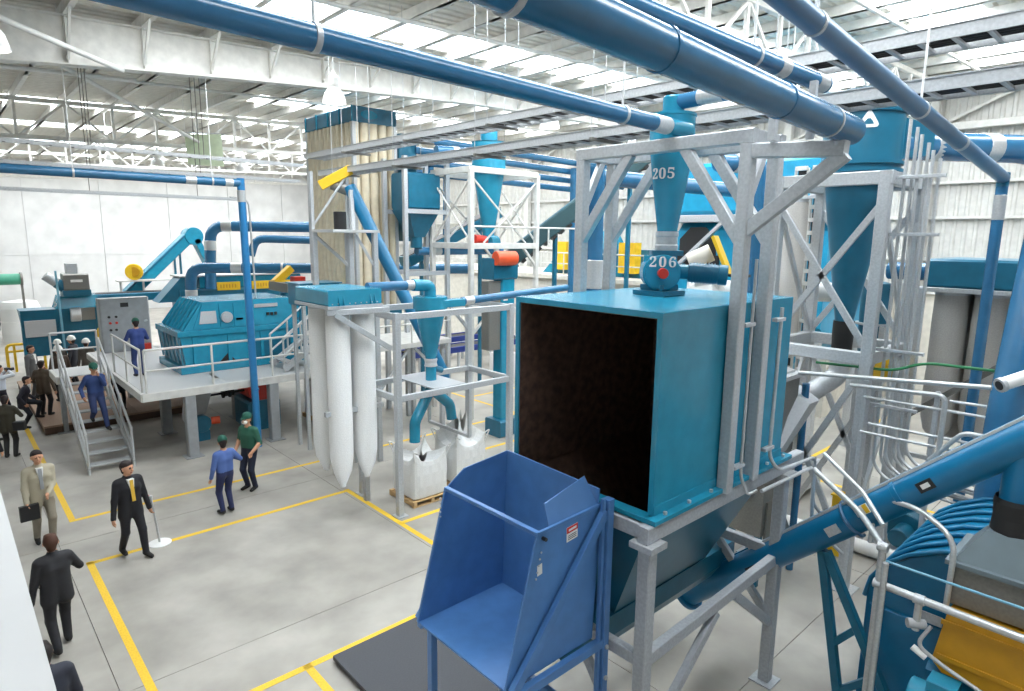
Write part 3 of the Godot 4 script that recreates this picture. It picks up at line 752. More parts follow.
func right_tower() -> void:
	var m: Material = M.galv
	var f := thing("cyclone_tower", "tall grey braced steel tower around the triangle-marked teal cyclone", "steel frame", V(11.6, 0, -4.4))
	var xa := 10.81; var xb := 12.5; var za := -3.47; var zb := -5.1; var top := 6.85
	for x in [xa, xb]:
		for z in [za, zb]:
			bar(f, "column", V(x, 0.02, z), V(x, top, z), 0.17, m)
			part(f, "base_plate", G.new().box(V(x - 0.2, 0, z - 0.2), V(x + 0.2, 0.02, z + 0.2)), m)
		for y in [6.75, 3.95]: bar(f, "beam", V(x, y, za + 0.1), V(x, y, zb - 0.1), 0.14, m, 0.2)
		bar(f, "cross_brace", V(x, 6.4, za), V(x, 4.05, zb), 0.06, m, 0.1)
		bar(f, "cross_brace", V(x, 6.4, zb), V(x, 4.05, za), 0.06, m, 0.1)
		bar(f, "cross_brace", V(x, 3.85, za), V(x, 0.5, zb), 0.06, m, 0.1)
		bar(f, "cross_brace", V(x, 3.85, zb), V(x, 0.5, za), 0.06, m, 0.1)
	for z in [za, zb]:
		for y in [6.75, 3.95]: bar(f, "beam", V(xa, y, z), V(xb, y, z), 0.14, m, 0.2)
		bar(f, "cross_brace", V(xa, 6.4, z), V(xb, 4.05, z), 0.06, m, 0.1)
		bar(f, "cross_brace", V(xb, 3.85, z), V(xa, 0.5, z), 0.06, m, 0.1)
	# cyclone
	var c := thing("cyclone", "large teal cyclone with white triangle emblem and black rubber sleeve", "cyclone", V(11.68, 3.6, -4.18))
	var o := Transform3D(Basis(), V(11.68, 0, -4.18))
	part(c, "barrel", G.new().lathe([Vector2(0.58, 6.72), Vector2(0.6, 6.72), Vector2(0.6, 7.86), Vector2(0.56, 7.88), Vector2(0, 7.88)], o, 36), M.teal_dark)
	for y in [6.9, 7.02, 7.82]: part(c, "rim", G.new().lathe([Vector2(0.58, y), Vector2(0.645, y), Vector2(0.645, y + 0.05), Vector2(0.58, y + 0.05)], o, 36), M.teal_dark)
	part(c, "cone", G.new().lathe([Vector2(0.15, 4.4), Vector2(0.16, 4.5), Vector2(0.46, 6.4), Vector2(0.5, 6.75)], o, 36), M.teal_dark)
	part(c, "outlet_box", G.new().box(V(11.43, 7.88, -4.43), V(11.93, 8.25, -3.93)), M.teal_dark)
	part(c, "rubber_sleeve", G.new().lathe([Vector2(0.16, 3.72), Vector2(0.175, 3.75), Vector2(0.165, 4.0), Vector2(0.175, 4.2), Vector2(0.17, 4.42)], o, 24), M.rubber)
	part(c, "steel_spout", G.new().tube(bent([V(11.68, 3.76, -4.18), V(11.68, 3.45, -4.18), V(11.25, 3.05, -4.55)], 0.2), 0.17, 18), M.galv)
	var w := V(-0.9, 0, 0.43).normalized()    # emblem side
	var r := w.cross(Vector3.UP) * -1.0
	r = Vector3.UP.cross(w)
	var p := V(11.68, 7.66, -4.18) + w * 0.602
	var tb := Transform3D(Basis(r, Vector3.UP, w), p)
	var e := G.new()
	var ring := PackedVector2Array()
	for k in 3:
		var base := PI / 2 + k * TAU / 3
		for s in [-0.3, -0.12, 0.12, 0.3]: ring.push_back(Vector2(cos(base + s), sin(base + s)) * (0.17 - absf(s) * 0.12))
	e.extrude_out(ring, 0.012, tb)
	var em := part(c, "triangle_emblem", e, M.white)
	var e2 := G.new()
	e2.extrude_out(PackedVector2Array([Vector2(-0.075, -0.05), Vector2(0.075, -0.05), Vector2(0.05, 0.0), Vector2(0.02, 0.035), Vector2(-0.02, 0.035), Vector2(-0.05, 0.0)]), 0.016, tb)
	part(em, "emblem_mark", e2, M.teal_dark)
	# inlet duct with white bands arching over to the right
	var d := thing("banded_duct", "blue duct with white bands arching from the triangle-marked cyclone", "duct", V(12.2, 7.3, -4.0))
	pipe(d, "pipe", [V(11.9, 7.35, -3.75), V(13.2, 7.42, -3.4), V(14.6, 7.42, -2.4), V(14.9, 7.1, -1.7), V(14.9, 5.6, -1.5)], 0.24, M.duct, 0.5, 22)
	part(d, "transition", G.new().hexa([V(11.7, 7.1, -3.66), V(12.3, 7.2, -3.3), V(12.6, 7.2, -3.9), V(11.9, 7.1, -4.3)], [V(11.7, 7.78, -3.66), V(12.3, 7.65, -3.3), V(12.6, 7.65, -3.9), V(11.9, 7.78, -4.3)]), M.teal_dark)
	for q in [[V(12.85, 7.4, -3.5), V(1.3, 0.07, 0.35)], [V(13.9, 7.42, -2.9), V(1.4, 0, 1)]]:
		rod(d, "white_band", q[0] - q[1].normalized() * 0.14, q[0] + q[1].normalized() * 0.14, 0.25, M.zinc, 22)
	# bag filter
	var b := thing("bag_filter", "teal filter head with long grey hanging bags beside the wide blue duct", "dust filter", V(13.9, 0, -2.6))
	part(b, "head_box", G.new().box(V(13.1, 5.0, -3.4), V(15.1, 5.5, -0.9)), M.teal_dark)
	part(b, "head_flange", G.new().box(V(13.02, 4.92, -3.48), V(15.18, 5.0, -0.82)), M.galv)
	for x in [13.5, 14.15, 14.8]:
		for z in [-3.05, -2.45, -1.85, -1.25]: filter_bag(b, x, z, 0.27, 4.92, 2.1, M.bag_grey, x < 13.6)
	for q in [[13.08, -3.44], [15.1, -3.44], [13.08, -0.9], [15.1, -0.9]]: bar(b, "leg", V(q[0], 0, q[1]), V(q[0], 4.92, q[1]), 0.12, m)
	bar(b, "diagonal_brace", V(13.05, 2.6, -3.44), V(13.05, 4.6, -1.2), 0.06, M.grey_machine, 0.1)
	bar(b, "leg_rail", V(13.08, 1.9, -3.44), V(13.08, 1.9, -0.9), 0.08, m)
	part(b, "inlet_stub", G.new().cyl(V(13.4, 5.25, -4.1), V(13.4, 5.25, -3.4), 0.16, 18), M.duct)
	part(b, "stub_band", G.new().cyl(V(13.4, 5.25, -3.75), V(13.4, 5.25, -3.55), 0.168, 18), M.zinc)
	var hb := thing("hanging_bag", "single grey filter bag hanging behind the triangle-marked cyclone", "filter bag", V(13.0, 3.6, -5.9))
	filter_bag(hb, 13.0, -5.75, 0.25, 6.6, 3.4, M.bag_grey, false)
	bar(hb, "hanger", V(12.5, 6.62, -5.1), V(13.0, 6.62, -5.75), 0.06, m)
	var tc := thing("small_cyclone", "slender dark teal cyclone between the tower and the grey bags", "cyclone", V(13.4, 0, -4.3))
	part(tc, "body", G.new().lathe([Vector2(0.1, 2.3), Vector2(0.1, 2.5), Vector2(0.26, 3.9), Vector2(0.28, 5.0), Vector2(0.0, 5.05)], Transform3D(Basis(), V(13.4, 0, -4.25)), 26), M.teal_dark)
	for y in [3.85, 4.2]: part(tc, "rim", G.new().lathe([Vector2(0.2, y), Vector2(0.33, y), Vector2(0.33, y + 0.04), Vector2(0.2, y + 0.04)], Transform3D(Basis(), V(13.4, 0, -4.25)), 26), m)
	for q in [[13.1, -4.0], [13.7, -4.55]]: bar(tc, "leg", V(q[0], 0, q[1]), V(q[0], 4.2, q[1]), 0.09, m)
	rod(tc, "drain_pipe", V(13.4, 0, -4.25), V(13.4, 2.35, -4.25), 0.08, M.teal_dark)
	# vertical cable ladders
	for k in 2:
		var l := thing("cable_ladder", ["upright ladder cable tray filled with black cables left of the white bag", "upright ladder cable tray right next to its twin by the white bag"][k], "cable tray", V(12.9, 0, -5.75 + k * 0.32))
		var z := -5.8 + k * 0.34
		for s in [0.0, 0.24]: part(l, "side_rail", G.new().box(V(12.88, 0, z + s - 0.015), V(12.96, 7.2, z + s + 0.015)), M.white_steel)
		part(l, "cable_bundle", G.new().box(V(12.93, 0.05, z + 0.04), V(12.97, 7.15, z + 0.2)), M.rubber)
		for i in 29: part(l, "rung", G.new().box(V(12.86, 0.15 + i * 0.25, z), V(12.9, 0.23 + i * 0.25, z + 0.24)), M.white_steel)
	# bundle of upright conduits that turn towards the viewer side
	var cb := thing("conduit_bundle", "bundle of bright upright conduits bending beside the grey tower column", "conduit", V(11.0, 1.5, -3.2))
	for k in 6:
		var z := -3.3 + k * 0.085; var x := 11.05 + (k % 2) * 0.06
		pipe(cb, "conduit", [V(x, 7.6 - k * 0.12, z), V(x, 2.2 + k * 0.06, z), V(x - 0.05, 2.0 + k * 0.06, z + 0.25), V(x - 0.1, 1.9 + k * 0.07, -1.7)], 0.026, M.zinc, 0.3, 10)
	for y in [5.9, 4.1, 3.2, 6.75]: bar(cb, "clamp_rail", V(11.0, y, -3.45), V(11.0, y, -2.75), 0.05, m, 0.05)
	# horizontal rails between tower and filter
	var pr := thing("pipe_rack", "horizontal grey pipes crossing between tower column and wide blue duct", "pipe run", V(10.5, 2.5, -2.2))
	pipe(pr, "pipe", [V(10.3, 3.66, -4.3), V(10.3, 3.88, -1.75)], 0.035, M.zinc, 0, 10)
	pipe(pr, "pipe", [V(10.3, 3.6, -3.5), V(10.3, 3.67, -2.25), V(10.3, 2.6, -2.25)], 0.035, M.zinc, 0.12, 10)
	for q in [[3.6, -2.2], [3.45, -3.3], [3.05, -3.2], [2.9, -3.3]]: pipe(pr, "pipe", [V(10.32, q[0], q[1]), V(10.32, q[0] + 0.01, -1.78)], 0.022, M.zinc, 0, 8)
	pipe(pr, "pipe", [V(10.3, 2.7, -2.35), V(10.3, 3.19, -2.0), V(10.3, 3.2, -1.75)], 0.035, M.zinc, 0.08, 10)
	for z in [-3.3, -2.36]: bar(pr, "stanchion", V(10.36, 0, z), V(10.36, 3.7, z), 0.06, m)
	var hs := thing("green_hose", "thin green hose slung in front of the grey filter bags", "hose", V(11.0, 3.8, -3.0))
	pipe(hs, "hose", [V(10.95, 3.75, -4.3), V(10.95, 3.8, -3.1), V(11.0, 3.98, -2.75), V(11.3, 3.95, -1.8)], 0.022, M.green_hose, 0.2, 8)
	# stainless machine behind the bin
	var gm := thing("stainless_granulator", "grey stainless machine housing with open top behind the teal bin", "machine", V(10.2, 0, -4.9))
	part(gm, "body", G.new().taper([9.7, 10.55, -5.4, -4.45], 0.9, [9.65, 10.6, -5.45, -4.4], 3.55), M.grey_machine)
	part(gm, "rim", G.new().box(V(9.6, 3.55, -5.5), V(10.66, 3.62, -4.34)), M.galv)
	part(gm, "top_lid", G.new().hexa([V(9.7, 3.62, -4.45), V(10.5, 3.62, -4.45), V(10.5, 3.62, -5.4), V(9.7, 3.62, -5.4)], [V(9.7, 3.66, -4.45), V(10.5, 3.66, -4.45), V(10.5, 3.85, -5.4), V(9.7, 3.85, -5.4)]), M.zinc)
	part(gm, "front_door", G.new().box(V(9.62, 1.6, -5.2), V(9.7, 3.3, -4.6)), M.grey_machine)
	part(gm, "side_chute", G.new().hexa([V(10.0, 2.3, -4.4), V(10.3, 2.3, -4.4), V(10.3, 2.7, -4.6), V(10.0, 2.7, -4.6)], [V(10.6, 3.1, -4.2), V(11.0, 3.1, -4.2), V(11.0, 3.3, -4.55), V(10.6, 3.3, -4.55)]), M.galv)
	part(gm, "base_plate", G.new().slab("z", [Vector2(9.8, 1.5), Vector2(10.2, 1.5), Vector2(10.75, 0.75), Vector2(10.75, 0.6), Vector2(9.8, 0.6)], -4.44, -4.4), M.grey_machine)
	for k in 3: rod(gm, "plate_hole_rim", V(10.1 + k * 0.13, 0.85, -4.4), V(10.1 + k * 0.13, 0.85, -4.38), 0.04, M.black, 10)
	for q in [[9.75, -5.35], [10.5, -5.35], [9.75, -4.5], [10.5, -4.5]]: bar(gm, "leg", V(q[0], 0, q[1]), V(q[0], 0.95, q[1]), 0.1, M.teal_dark)
	rod(gm, "blue_post", V(10.75, 0, -4.35), V(10.75, 3.4, -4.35), 0.06, M.duct)
	var yp := thing("yellow_post", "short yellow guard post by the stainless machine", "bollard", V(12.0, 0, -4.0))
	part(yp, "post", G.new().box(V(11.87, 0, -4.15), V(12.13, 1.15, -3.93)), M.yellow)
	part(yp, "top_plate", G.new().box(V(11.85, 1.15, -4.17), V(12.15, 1.18, -3.91)), M.yellow)
	var gb := thing("grey_bench", "low pale grey machine box on the floor behind the tower", "machine", V(14.2, 0, -6.0))
	part(gb, "body", G.new().box(V(13.6, 0.15, -6.6), V(14.9, 0.75, -5.5)), M.galv)
	part(gb, "tray", G.new().box(V(13.7, 0.75, -6.5), V(14.8, 0.8, -5.6)), M.grey_machine)
	for q in [[13.7, -6.5], [14.8, -6.5], [13.7, -5.6], [14.8, -5.6]]: bar(gb, "foot", V(q[0], 0, q[1]), V(q[0], 0.15, q[1]), 0.08, M.black)
	var bm := thing("floor_blower", "small dark teal blower motor on the floor beside the tower", "blower", V(13.2, 0, -3.2))
	part(bm, "housing", G.new().cyl(V(13.0, 0.42, -3.2), V(13.3, 0.42, -3.2), 0.34, 22), M.teal_dark)
	part(bm, "motor", G.new().cyl(V(12.55, 0.42, -3.2), V(13.0, 0.42, -3.2), 0.17, 18), M.teal_dark)
	part(bm, "base", G.new().box(V(12.5, 0, -3.45), V(13.35, 0.12, -2.95)), M.galv)
	var cp := thing("curb_pipe", "thick pale pipe lying along the floor under the inclined auger", "pipe", V(11.9, 0.15, -3))
	pipe(cp, "pipe", [V(12.3, 0.16, -7.5), V(12.3, 0.16, 0.5)], 0.13, M.white, 0, 14)
	for z in [-6.5, -4.6, -2.6, -0.6]: part(cp, "cradle", G.new().box(V(12.2, 0, z - 0.05), V(12.4, 0.05, z + 0.05)), M.galv)

func right_front() -> void:
	# inclined auger from under the bin up to the granulator
	var a := V(7.72, 0.66, -4.55); var b := V(7.72, 4.15, -0.72)
	var d := (b - a).normalized()
	var up := V(1, 0, 0).cross(d)
	if up.y < 0: up = -up
	var o := thing("inclined_auger", "long teal inclined auger tube rising from under the bin", "auger", V(7.72, 0.3, -4.4))
	rod(o, "tube", a, b, 0.19, mat("auger_blue", Color8(16, 112, 156), 0.28), 28)
	for t in [0.02, 3.5]: rod(o, "end_flange", a + d * t - d * 0.03, a + d * t + d * 0.03, 0.25 if t < 1 else 0.2, M.auger_blue, 26)
	rod(o, "end_bearing", a - d * 0.12, a, 0.08, M.galv)
	part(o, "lid_seam", G.new().beam(a + d * 0.7 + up * 0.19, b + up * 0.19, 0.09, 0.02, up), M.auger_blue)
	part(o, "steel_strip", G.new().beam(a + d * 1.4 + up * 0.185 + V(-0.07, 0, 0), b + up * 0.185 + V(-0.07, 0, 0), 0.03, 0.03, up), M.zinc)
	for q in [[1.25, -0.3, "black"], [2.55, -0.1, "zinc"], [3.0, 0.25, "white"], [3.75, 0.05, "black"]]:
		var rr := (V(-1, 0, 0) * cos(q[1]) + up * sin(q[1])).normalized()
		var lb := part(o, "label_plate", G.new().beam(a + d * q[0] + rr * 0.192, a + d * (q[0] + 0.17) + rr * 0.192, 0.012, 0.11, up), M[q[2]])
		if q[2] == "black": part(lb, "printed_mark", G.new().beam(a + d * (q[0] + 0.04) + rr * 0.199, a + d * (q[0] + 0.13) + rr * 0.199, 0.006, 0.05, up), M.white)
		if q[2] == "white": part(lb, "printed_band", G.new().beam(a + d * (q[0] + 0.11) + rr * 0.199, a + d * (q[0] + 0.16) + rr * 0.199, 0.006, 0.1, up), M.yellow)
	# strap hose round the tube
	var ringp := []
	for k in 17:
		var an := -1.6 + k * 0.2
		ringp.push_back(a + d * 2.85 + (V(-1, 0, 0) * cos(an) + up * sin(an)) * 0.205 + V(0, -0.02 if k < 3 else 0.0, 0))
	pipe(o, "strap_tube", ringp, 0.02, M.pipe_pale, 0, 8)
	rod(o, "discharge_spout", V(7.72, 3.05, -0.98), V(7.72, 3.9, -0.98), 0.15, M.auger_blue, 24)
	# A-shaped teal support
	bar(o, "support_leg", V(7.72, 2.05, -2.75), V(7.72, 0.0, -2.35), 0.1, M.teal_dark)
	bar(o, "support_leg", V(7.72, 2.05, -2.7), V(7.72, 0.0, -1.6), 0.1, M.teal_dark)
	bar(o, "support_rail", V(7.72, 0.9, -2.52), V(7.72, 1.25, -2.25), 0.08, M.teal_dark)
	bar(o, "support_rail", V(7.72, 0.3, -2.42), V(7.72, 0.75, -1.98), 0.08, M.teal_dark)
	# granulator with rib-roofed drum behind
	var g := thing("ribbed_drum_housing", "big dark teal machine housing with curved ribbed roof below the auger", "machine", V(8.9, 0, -1.0))
	var arc := [Vector2(-2.3, 0.0)]
	for k in 13:
		var an := PI - PI * k / 12
		arc.push_back(Vector2(-0.9 + 1.4 * cos(an), 1.5 + 0.95 * sin(an)))
	arc.push_back(Vector2(0.5, 0.0))
	part(g, "housing", G.new().slab("x", arc, 8.05, 10.4), mat("drum_teal", Color8(20, 112, 152), 0.3))
	for k in 8:
		var x := 8.07 + k * 0.32
		var p := []
		for j in 13:
			var an := PI - PI * j / 12
			p.push_back(V(x, 1.5 + 0.98 * sin(an), -0.9 + 1.43 * cos(an)))
		part(g, "rib", G.new().tube(p, 0.03, 8), M.drum_teal)
	part(g, "end_panel", G.new().box(V(8.0, 0.0, -2.25), V(8.06, 1.45, -0.3)), M.drum_teal)
	part(g, "name_plate", G.new().box(V(7.985, 1.5, -1.75), V(8.0, 1.62, -1.5)), M.galv)
	var t := thing("feed_transition", "grey sheet metal feed hood with black rubber sleeve above the yellow guard", "feed hood", V(7.72, 2.0, -0.85))
	part(t, "rubber_sleeve", G.new().lathe([Vector2(0.18, 2.93), Vector2(0.19, 2.96), Vector2(0.18, 3.1), Vector2(0.19, 3.25), Vector2(0.18, 3.3)], Transform3D(Basis(), V(7.72, 0, -0.98)), 24), M.rubber)
	part(t, "pyramid", G.new().taper([7.35, 8.15, -1.36, -0.4], 2.62, [7.54, 7.9, -1.16, -0.8], 2.95), mat("hood_grey", Color8(112, 126, 132), 0.4, 0.2))
	part(t, "hood_rim", G.new().box(V(7.3, 2.57, -1.42), V(8.18, 2.62, -0.35)), M.hood_grey)
	part(t, "lower_box", G.new().raw(V(7.35, 2.15, -1.35), V(8.13, 2.57, -0.4)), M.grey_machine)
	var y := thing("belt_guard", "yellow sheet metal belt guard under the grey feed hood", "machine guard", V(7.25, 1.4, -0.7))
	part(y, "cover", G.new().slab("x", [Vector2(-1.4, 1.55), Vector2(-1.32, 2.12), Vector2(0.2, 2.12), Vector2(0.2, 1.45), Vector2(-1.3, 1.45)], 7.2, 7.55), M.guard)
	for q in [[1.98, 0.02], [1.6, 0.02]]: part(y, "crease_bar", G.new().box(V(7.18, q[0], -1.36), V(7.2, q[0] + 0.05, 0.2)), M.guard)
	var gbody := thing("granulator", "dark teal granulator base with motor below the yellow guard", "machine", V(7.6, 0, -0.7))
	part(gbody, "body", G.new().box(V(7.25, 0, -1.45), V(7.95, 1.44, 0.3)), M.drum_teal)
	part(gbody, "motor", G.new().cyl(V(6.95, 1.25, -1.5), V(6.95, 1.25, -0.9), 0.17, 20), M.teal)
	part(gbody, "motor_bracket", G.new().box(V(6.9, 0.9, -1.4), V(7.26, 1.1, -0.95)), M.teal)
	part(gbody, "terminal_box", G.new().box(V(6.85, 1.4, -1.35), V(7.08, 1.52, -1.1)), M.teal)
	part(gbody, "cable", G.new().tube(bent([V(7.1, 1.95, -1.42), V(7.06, 1.72, -1.52), V(7.06, 1.62, -1.3), V(7.02, 1.52, -0.9), V(7.08, 1.4, -0.8)], 0.1), 0.02, 8), M.galv)
	part(gbody, "cable_gland", G.new().cyl(V(7.06, 1.68, -1.55), V(7.06, 1.62, -1.42), 0.035, 10), M.white)
	# conduit rail in front of it
	var r := thing("service_rail", "bare steel conduit rail on a post in front of the ribbed housing", "pipe run", V(7.05, 0, -1.9))
	pipe(r, "post", [V(7.1, 0, -1.93), V(7.1, 2.66, -1.93)], 0.04, M.zinc, 0, 12)
	pipe(r, "post", [V(7.0, 0, -1.86), V(7.0, 2.5, -1.86)], 0.03, M.zinc, 0, 12)
	pipe(r, "rail", [V(7.1, 2.2, -1.95), V(7.1, 2.17, 0.4)], 0.04, M.zinc, 0, 12)
	pipe(r, "upper_rail", [V(7.95, 2.95, -3.02), V(7.5, 2.75, -2.3), V(7.1, 2.62, -1.93)], 0.035, M.zinc, 0.15, 12)
	pipe(r, "upper_rail", [V(7.9, 3.2, -2.9), V(7.5, 3.0, -2.3), V(7.1, 2.85, -1.95)], 0.025, M.zinc, 0.1, 10)
	pipe(r, "loop", [V(7.6, 2.4, -2.2), V(7.6, 2.95, -2.2), V(7.5, 3.0, -1.75), V(7.3, 2.85, -1.35), V(7.3, 2.1, -1.36)], 0.028, M.zinc, 0.2, 10)
	pipe(r, "blue_tube", [V(7.15, 2.45, -1.9), V(7.15, 2.45, 0.3)], 0.014, mat("tube_pale", Color8(120, 180, 205), 0.3), 0, 8)
	for q in [V(7.1, 2.2, -1.93), V(7.1, 2.62, -1.93), V(7.1, 2.19, -1.55)]: rod(r, "coupling", q - V(0, 0, 0.05), q + V(0, 0, 0.05), 0.052, M.galv, 12)
	rod(r, "drain_stub", V(7.1, 1.85, -1.55), V(7.1, 2.18, -1.55), 0.035, M.zinc)
	rod(r, "valve", V(7.05, 1.92, -1.62), V(7.15, 1.92, -1.48), 0.05, M.galv)
	# security camera on the wide riser
	var s := thing("security_camera", "white bullet camera with black face mounted on the wide blue duct", "security camera", V(9.0, 4.2, -1.3))
	var ca := V(8.86, 4.2, -1.42); var cbk := V(9.25, 4.36, -1.12)
	rod(s, "housing", ca, cbk, 0.075, M.white, 18)
	rod(s, "front_ring", ca - (cbk - ca).normalized() * 0.03, ca + (cbk - ca).normalized() * 0.02, 0.085, M.galv, 18)
	rod(s, "lens", ca - (cbk - ca).normalized() * 0.035, ca - (cbk - ca).normalized() * 0.02, 0.055, M.black, 16)
	bar(s, "bracket", V(9.15, 4.25, -1.2), V(10.7, 3.95, -1.5), 0.05, M.galv)

# ------------------------------------------------------------------ big bag station
func big_bag_station() -> void:
	var m: Material = M.galv
	var f := thing("filling_frame", "grey steel frame of the bulk bag filling station", "steel frame", V(8.2, 0, -11.5))
	var x0 := 6.7; var x1 := 9.76; var z0 := -12.3; var z1 := -10.74
	for x in [x0, x1]:
		for z in [z0, z1]:
			bar(f, "post", V(x, 0.02, z), V(x, 4.28, z), 0.13, m)
			part(f, "base_plate", G.new().box(V(x - 0.13, 0, z - 0.13), V(x + 0.13, 0.02, z + 0.13)), m)
	for y in [4.2, 2.52]:
		for z in [z0, z1]: bar(f, "rail", V(x0, y, z), V(x1, y, z), 0.09, m, 0.13)
		for x in [x0, x1]: bar(f, "cross_rail", V(x, y, z0), V(x, y, z1), 0.09, m, 0.13)
	bar(f, "rail", V(5.4, 2.3, z1 - 0.6), V(x0, 2.3, z1 - 0.6), 0.08, m, 0.1)
	part(f, "shelf_plate", G.new().box(V(7.6, 2.57, z0), V(8.45, 2.6, z1)), m)
	# hanging U-frame for the bag loops
	bar(f, "hook_post", V(8.55, 1.35, z1), V(8.55, 2.45, z1), 0.07, m)
	bar(f, "hook_post", V(8.55, 1.35, z0), V(8.55, 2.45, z0), 0.07, m)
	bar(f, "hook_rail", V(8.55, 1.35, z1), V(8.55, 1.35, z0), 0.07, m)
	bar(f, "knee_brace", V(x1, 3.5, z0), V(x1 - 0.6, 4.15, z0), 0.07, m)
	var c := thing("small_cyclone", "small teal cyclone with forked outlet spouts in the bag filling frame", "cyclone", V(8.05, 1.3, -11.5))
	var o := Transform3D(Basis(), V(8.05, 0, -11.5))
	part(c, "cone", G.new().lathe([Vector2(0.11, 3.05), Vector2(0.12, 3.1), Vector2(0.33, 4.15), Vector2(0.34, 4.3)], o, 28), M.teal)
	part(c, "barrel", G.new().lathe([Vector2(0.34, 4.22), Vector2(0.38, 4.22), Vector2(0.38, 4.48), Vector2(0.0, 4.5)], o, 28), M.teal)
	part(c, "inlet_box", G.new().box(V(8.1, 4.25, -11.4), V(8.75, 4.42, -11.14)), M.teal)
	part(c, "outlet_elbow", G.new().tube(bent([V(8.05, 4.48, -11.5), V(8.05, 4.72, -11.5), V(7.6, 4.75, -11.5)], 0.15), 0.13, 18), M.teal)
	part(c, "sleeve", G.new().lathe([Vector2(0.14, 2.92), Vector2(0.15, 2.92), Vector2(0.13, 3.0), Vector2(0.15, 3.06), Vector2(0.14, 3.1)], o, 22), M.zinc)
	part(c, "throat", G.new().lathe([Vector2(0.12, 2.3), Vector2(0.12, 2.94)], o, 22), M.teal)
	part(c, "valve_lever", G.new().cyl(V(8.15, 2.85, -11.5), V(8.35, 2.78, -11.5), 0.07, 12), M.teal_dark)
	part(c, "spout", G.new().tube(bent([V(8.05, 2.4, -11.5), V(7.5, 1.75, -11.35), V(7.48, 1.3, -11.33)], 0.1), 0.12, 18), M.teal)
	part(c, "spout", G.new().tube(bent([V(8.05, 2.4, -11.5), V(8.65, 1.9, -11.6), V(8.7, 1.55, -11.6)], 0.1), 0.12, 18), M.teal)
	# ducts to and from it
	duct("short_duct", "blue duct between teal filter head and small cyclone", [V(6.5, 4.75, -11.5), V(7.75, 4.75, -11.5)], 0.1, M.duct, [[V(7.55, 4.75, -11.5), V(1, 0, 0), 0.25]])
	duct("feed_duct", "blue duct leading from the small cyclone towards the teal bin", [V(8.75, 4.35, -11.27), V(12.2, 4.5, -11.27)], 0.09, M.duct, [[V(8.95, 4.36, -11.27), V(1, 0.04, 0), 0.25]])
	# filter with long white bags
	var b := thing("bag_filter", "flat teal filter head with three long white hanging bags", "dust filter", V(6.0, 0, -11.6))
	part(b, "head_box", G.new().box(V(5.42, 4.46, -12.5), V(6.56, 4.76, -11.05)), M.teal)
	for x in [5.62, 5.72, 6.3, 6.4]: part(b, "gusset", G.new().slab("x", [Vector2(-11.05, 4.47), Vector2(-10.98, 4.47), Vector2(-11.05, 4.66)], x, x + 0.012), M.teal)
	for k in 9: rod(b, "bolt", V(5.5 + k * 0.12, 4.5, -11.05), V(5.5 + k * 0.12, 4.5, -11.035), 0.012, M.galv, 6)
	part(b, "head_flange", G.new().box(V(5.4, 4.4, -12.52), V(6.58, 4.46, -11.03)), M.galv)
	filter_bag(b, 5.74, -11.35, 0.235, 4.4, 0.72, M.bag_white)
	filter_bag(b, 6.32, -11.4, 0.235, 4.4, 0.78, M.bag_white)
	filter_bag(b, 5.72, -12.05, 0.235, 4.4, 0.9, M.bag_white)
	bar(b, "arm", V(5.4, 4.34, -11.1), V(6.66, 4.34, -10.95), 0.09, m, 0.11)
	bar(b, "arm_brace", V(5.55, 4.3, -11.05), V(6.66, 3.55, -10.9), 0.06, m, 0.1)
	bar(b, "leg", V(6.59, 0, -11.92), V(6.59, 4.4, -11.92), 0.12, m)
	# bulk bags on pallets
	for k in 2:
		var px := 7.62 + k * 1.25; var pz := -11.35 - k * 0.15
		var pal := thing("pallet", ["wooden pallet under the open slack bulk bag", "wooden pallet under the bulk bag tied to the spout"][k], "pallet", V(px, 0, pz))
		for i in 5: part(pal, "deck_board", G.new().box(V(px - 0.5, 0.11, pz - 0.5 + i * 0.225), V(px + 0.5, 0.13, pz - 0.4 + i * 0.225)), M.wood)
		for i in 3: part(pal, "stringer", G.new().box(V(px - 0.5 + i * 0.46, 0.02, pz - 0.5), V(px - 0.42 + i * 0.46, 0.11, pz + 0.5)), M.wood)
		for i in 3: part(pal, "bottom_board", G.new().box(V(px - 0.5, 0, pz - 0.5 + i * 0.45), V(px + 0.5, 0.02, pz - 0.4 + i * 0.45)), M.wood)
		var bg := thing("bulk_bag", ["slack white bulk bag with sagging open top on a pallet", "white bulk bag gathered up to the teal spout"][k], "bulk bag", V(px, 0.13, pz))
		bulk_bag(bg, V(px, 0.13, pz), k)
	for k in 2:
		var px := 17.2 + k * 3.2; var pz := -19.3
		var bg := thing("bulk_bag", ["full white bulk bag on the floor by the navy benches", "full white bulk bag standing behind the navy benches"][k], "bulk bag", V(px, 0, pz))
		bulk_bag(bg, V(px, 0.0, pz), 2)

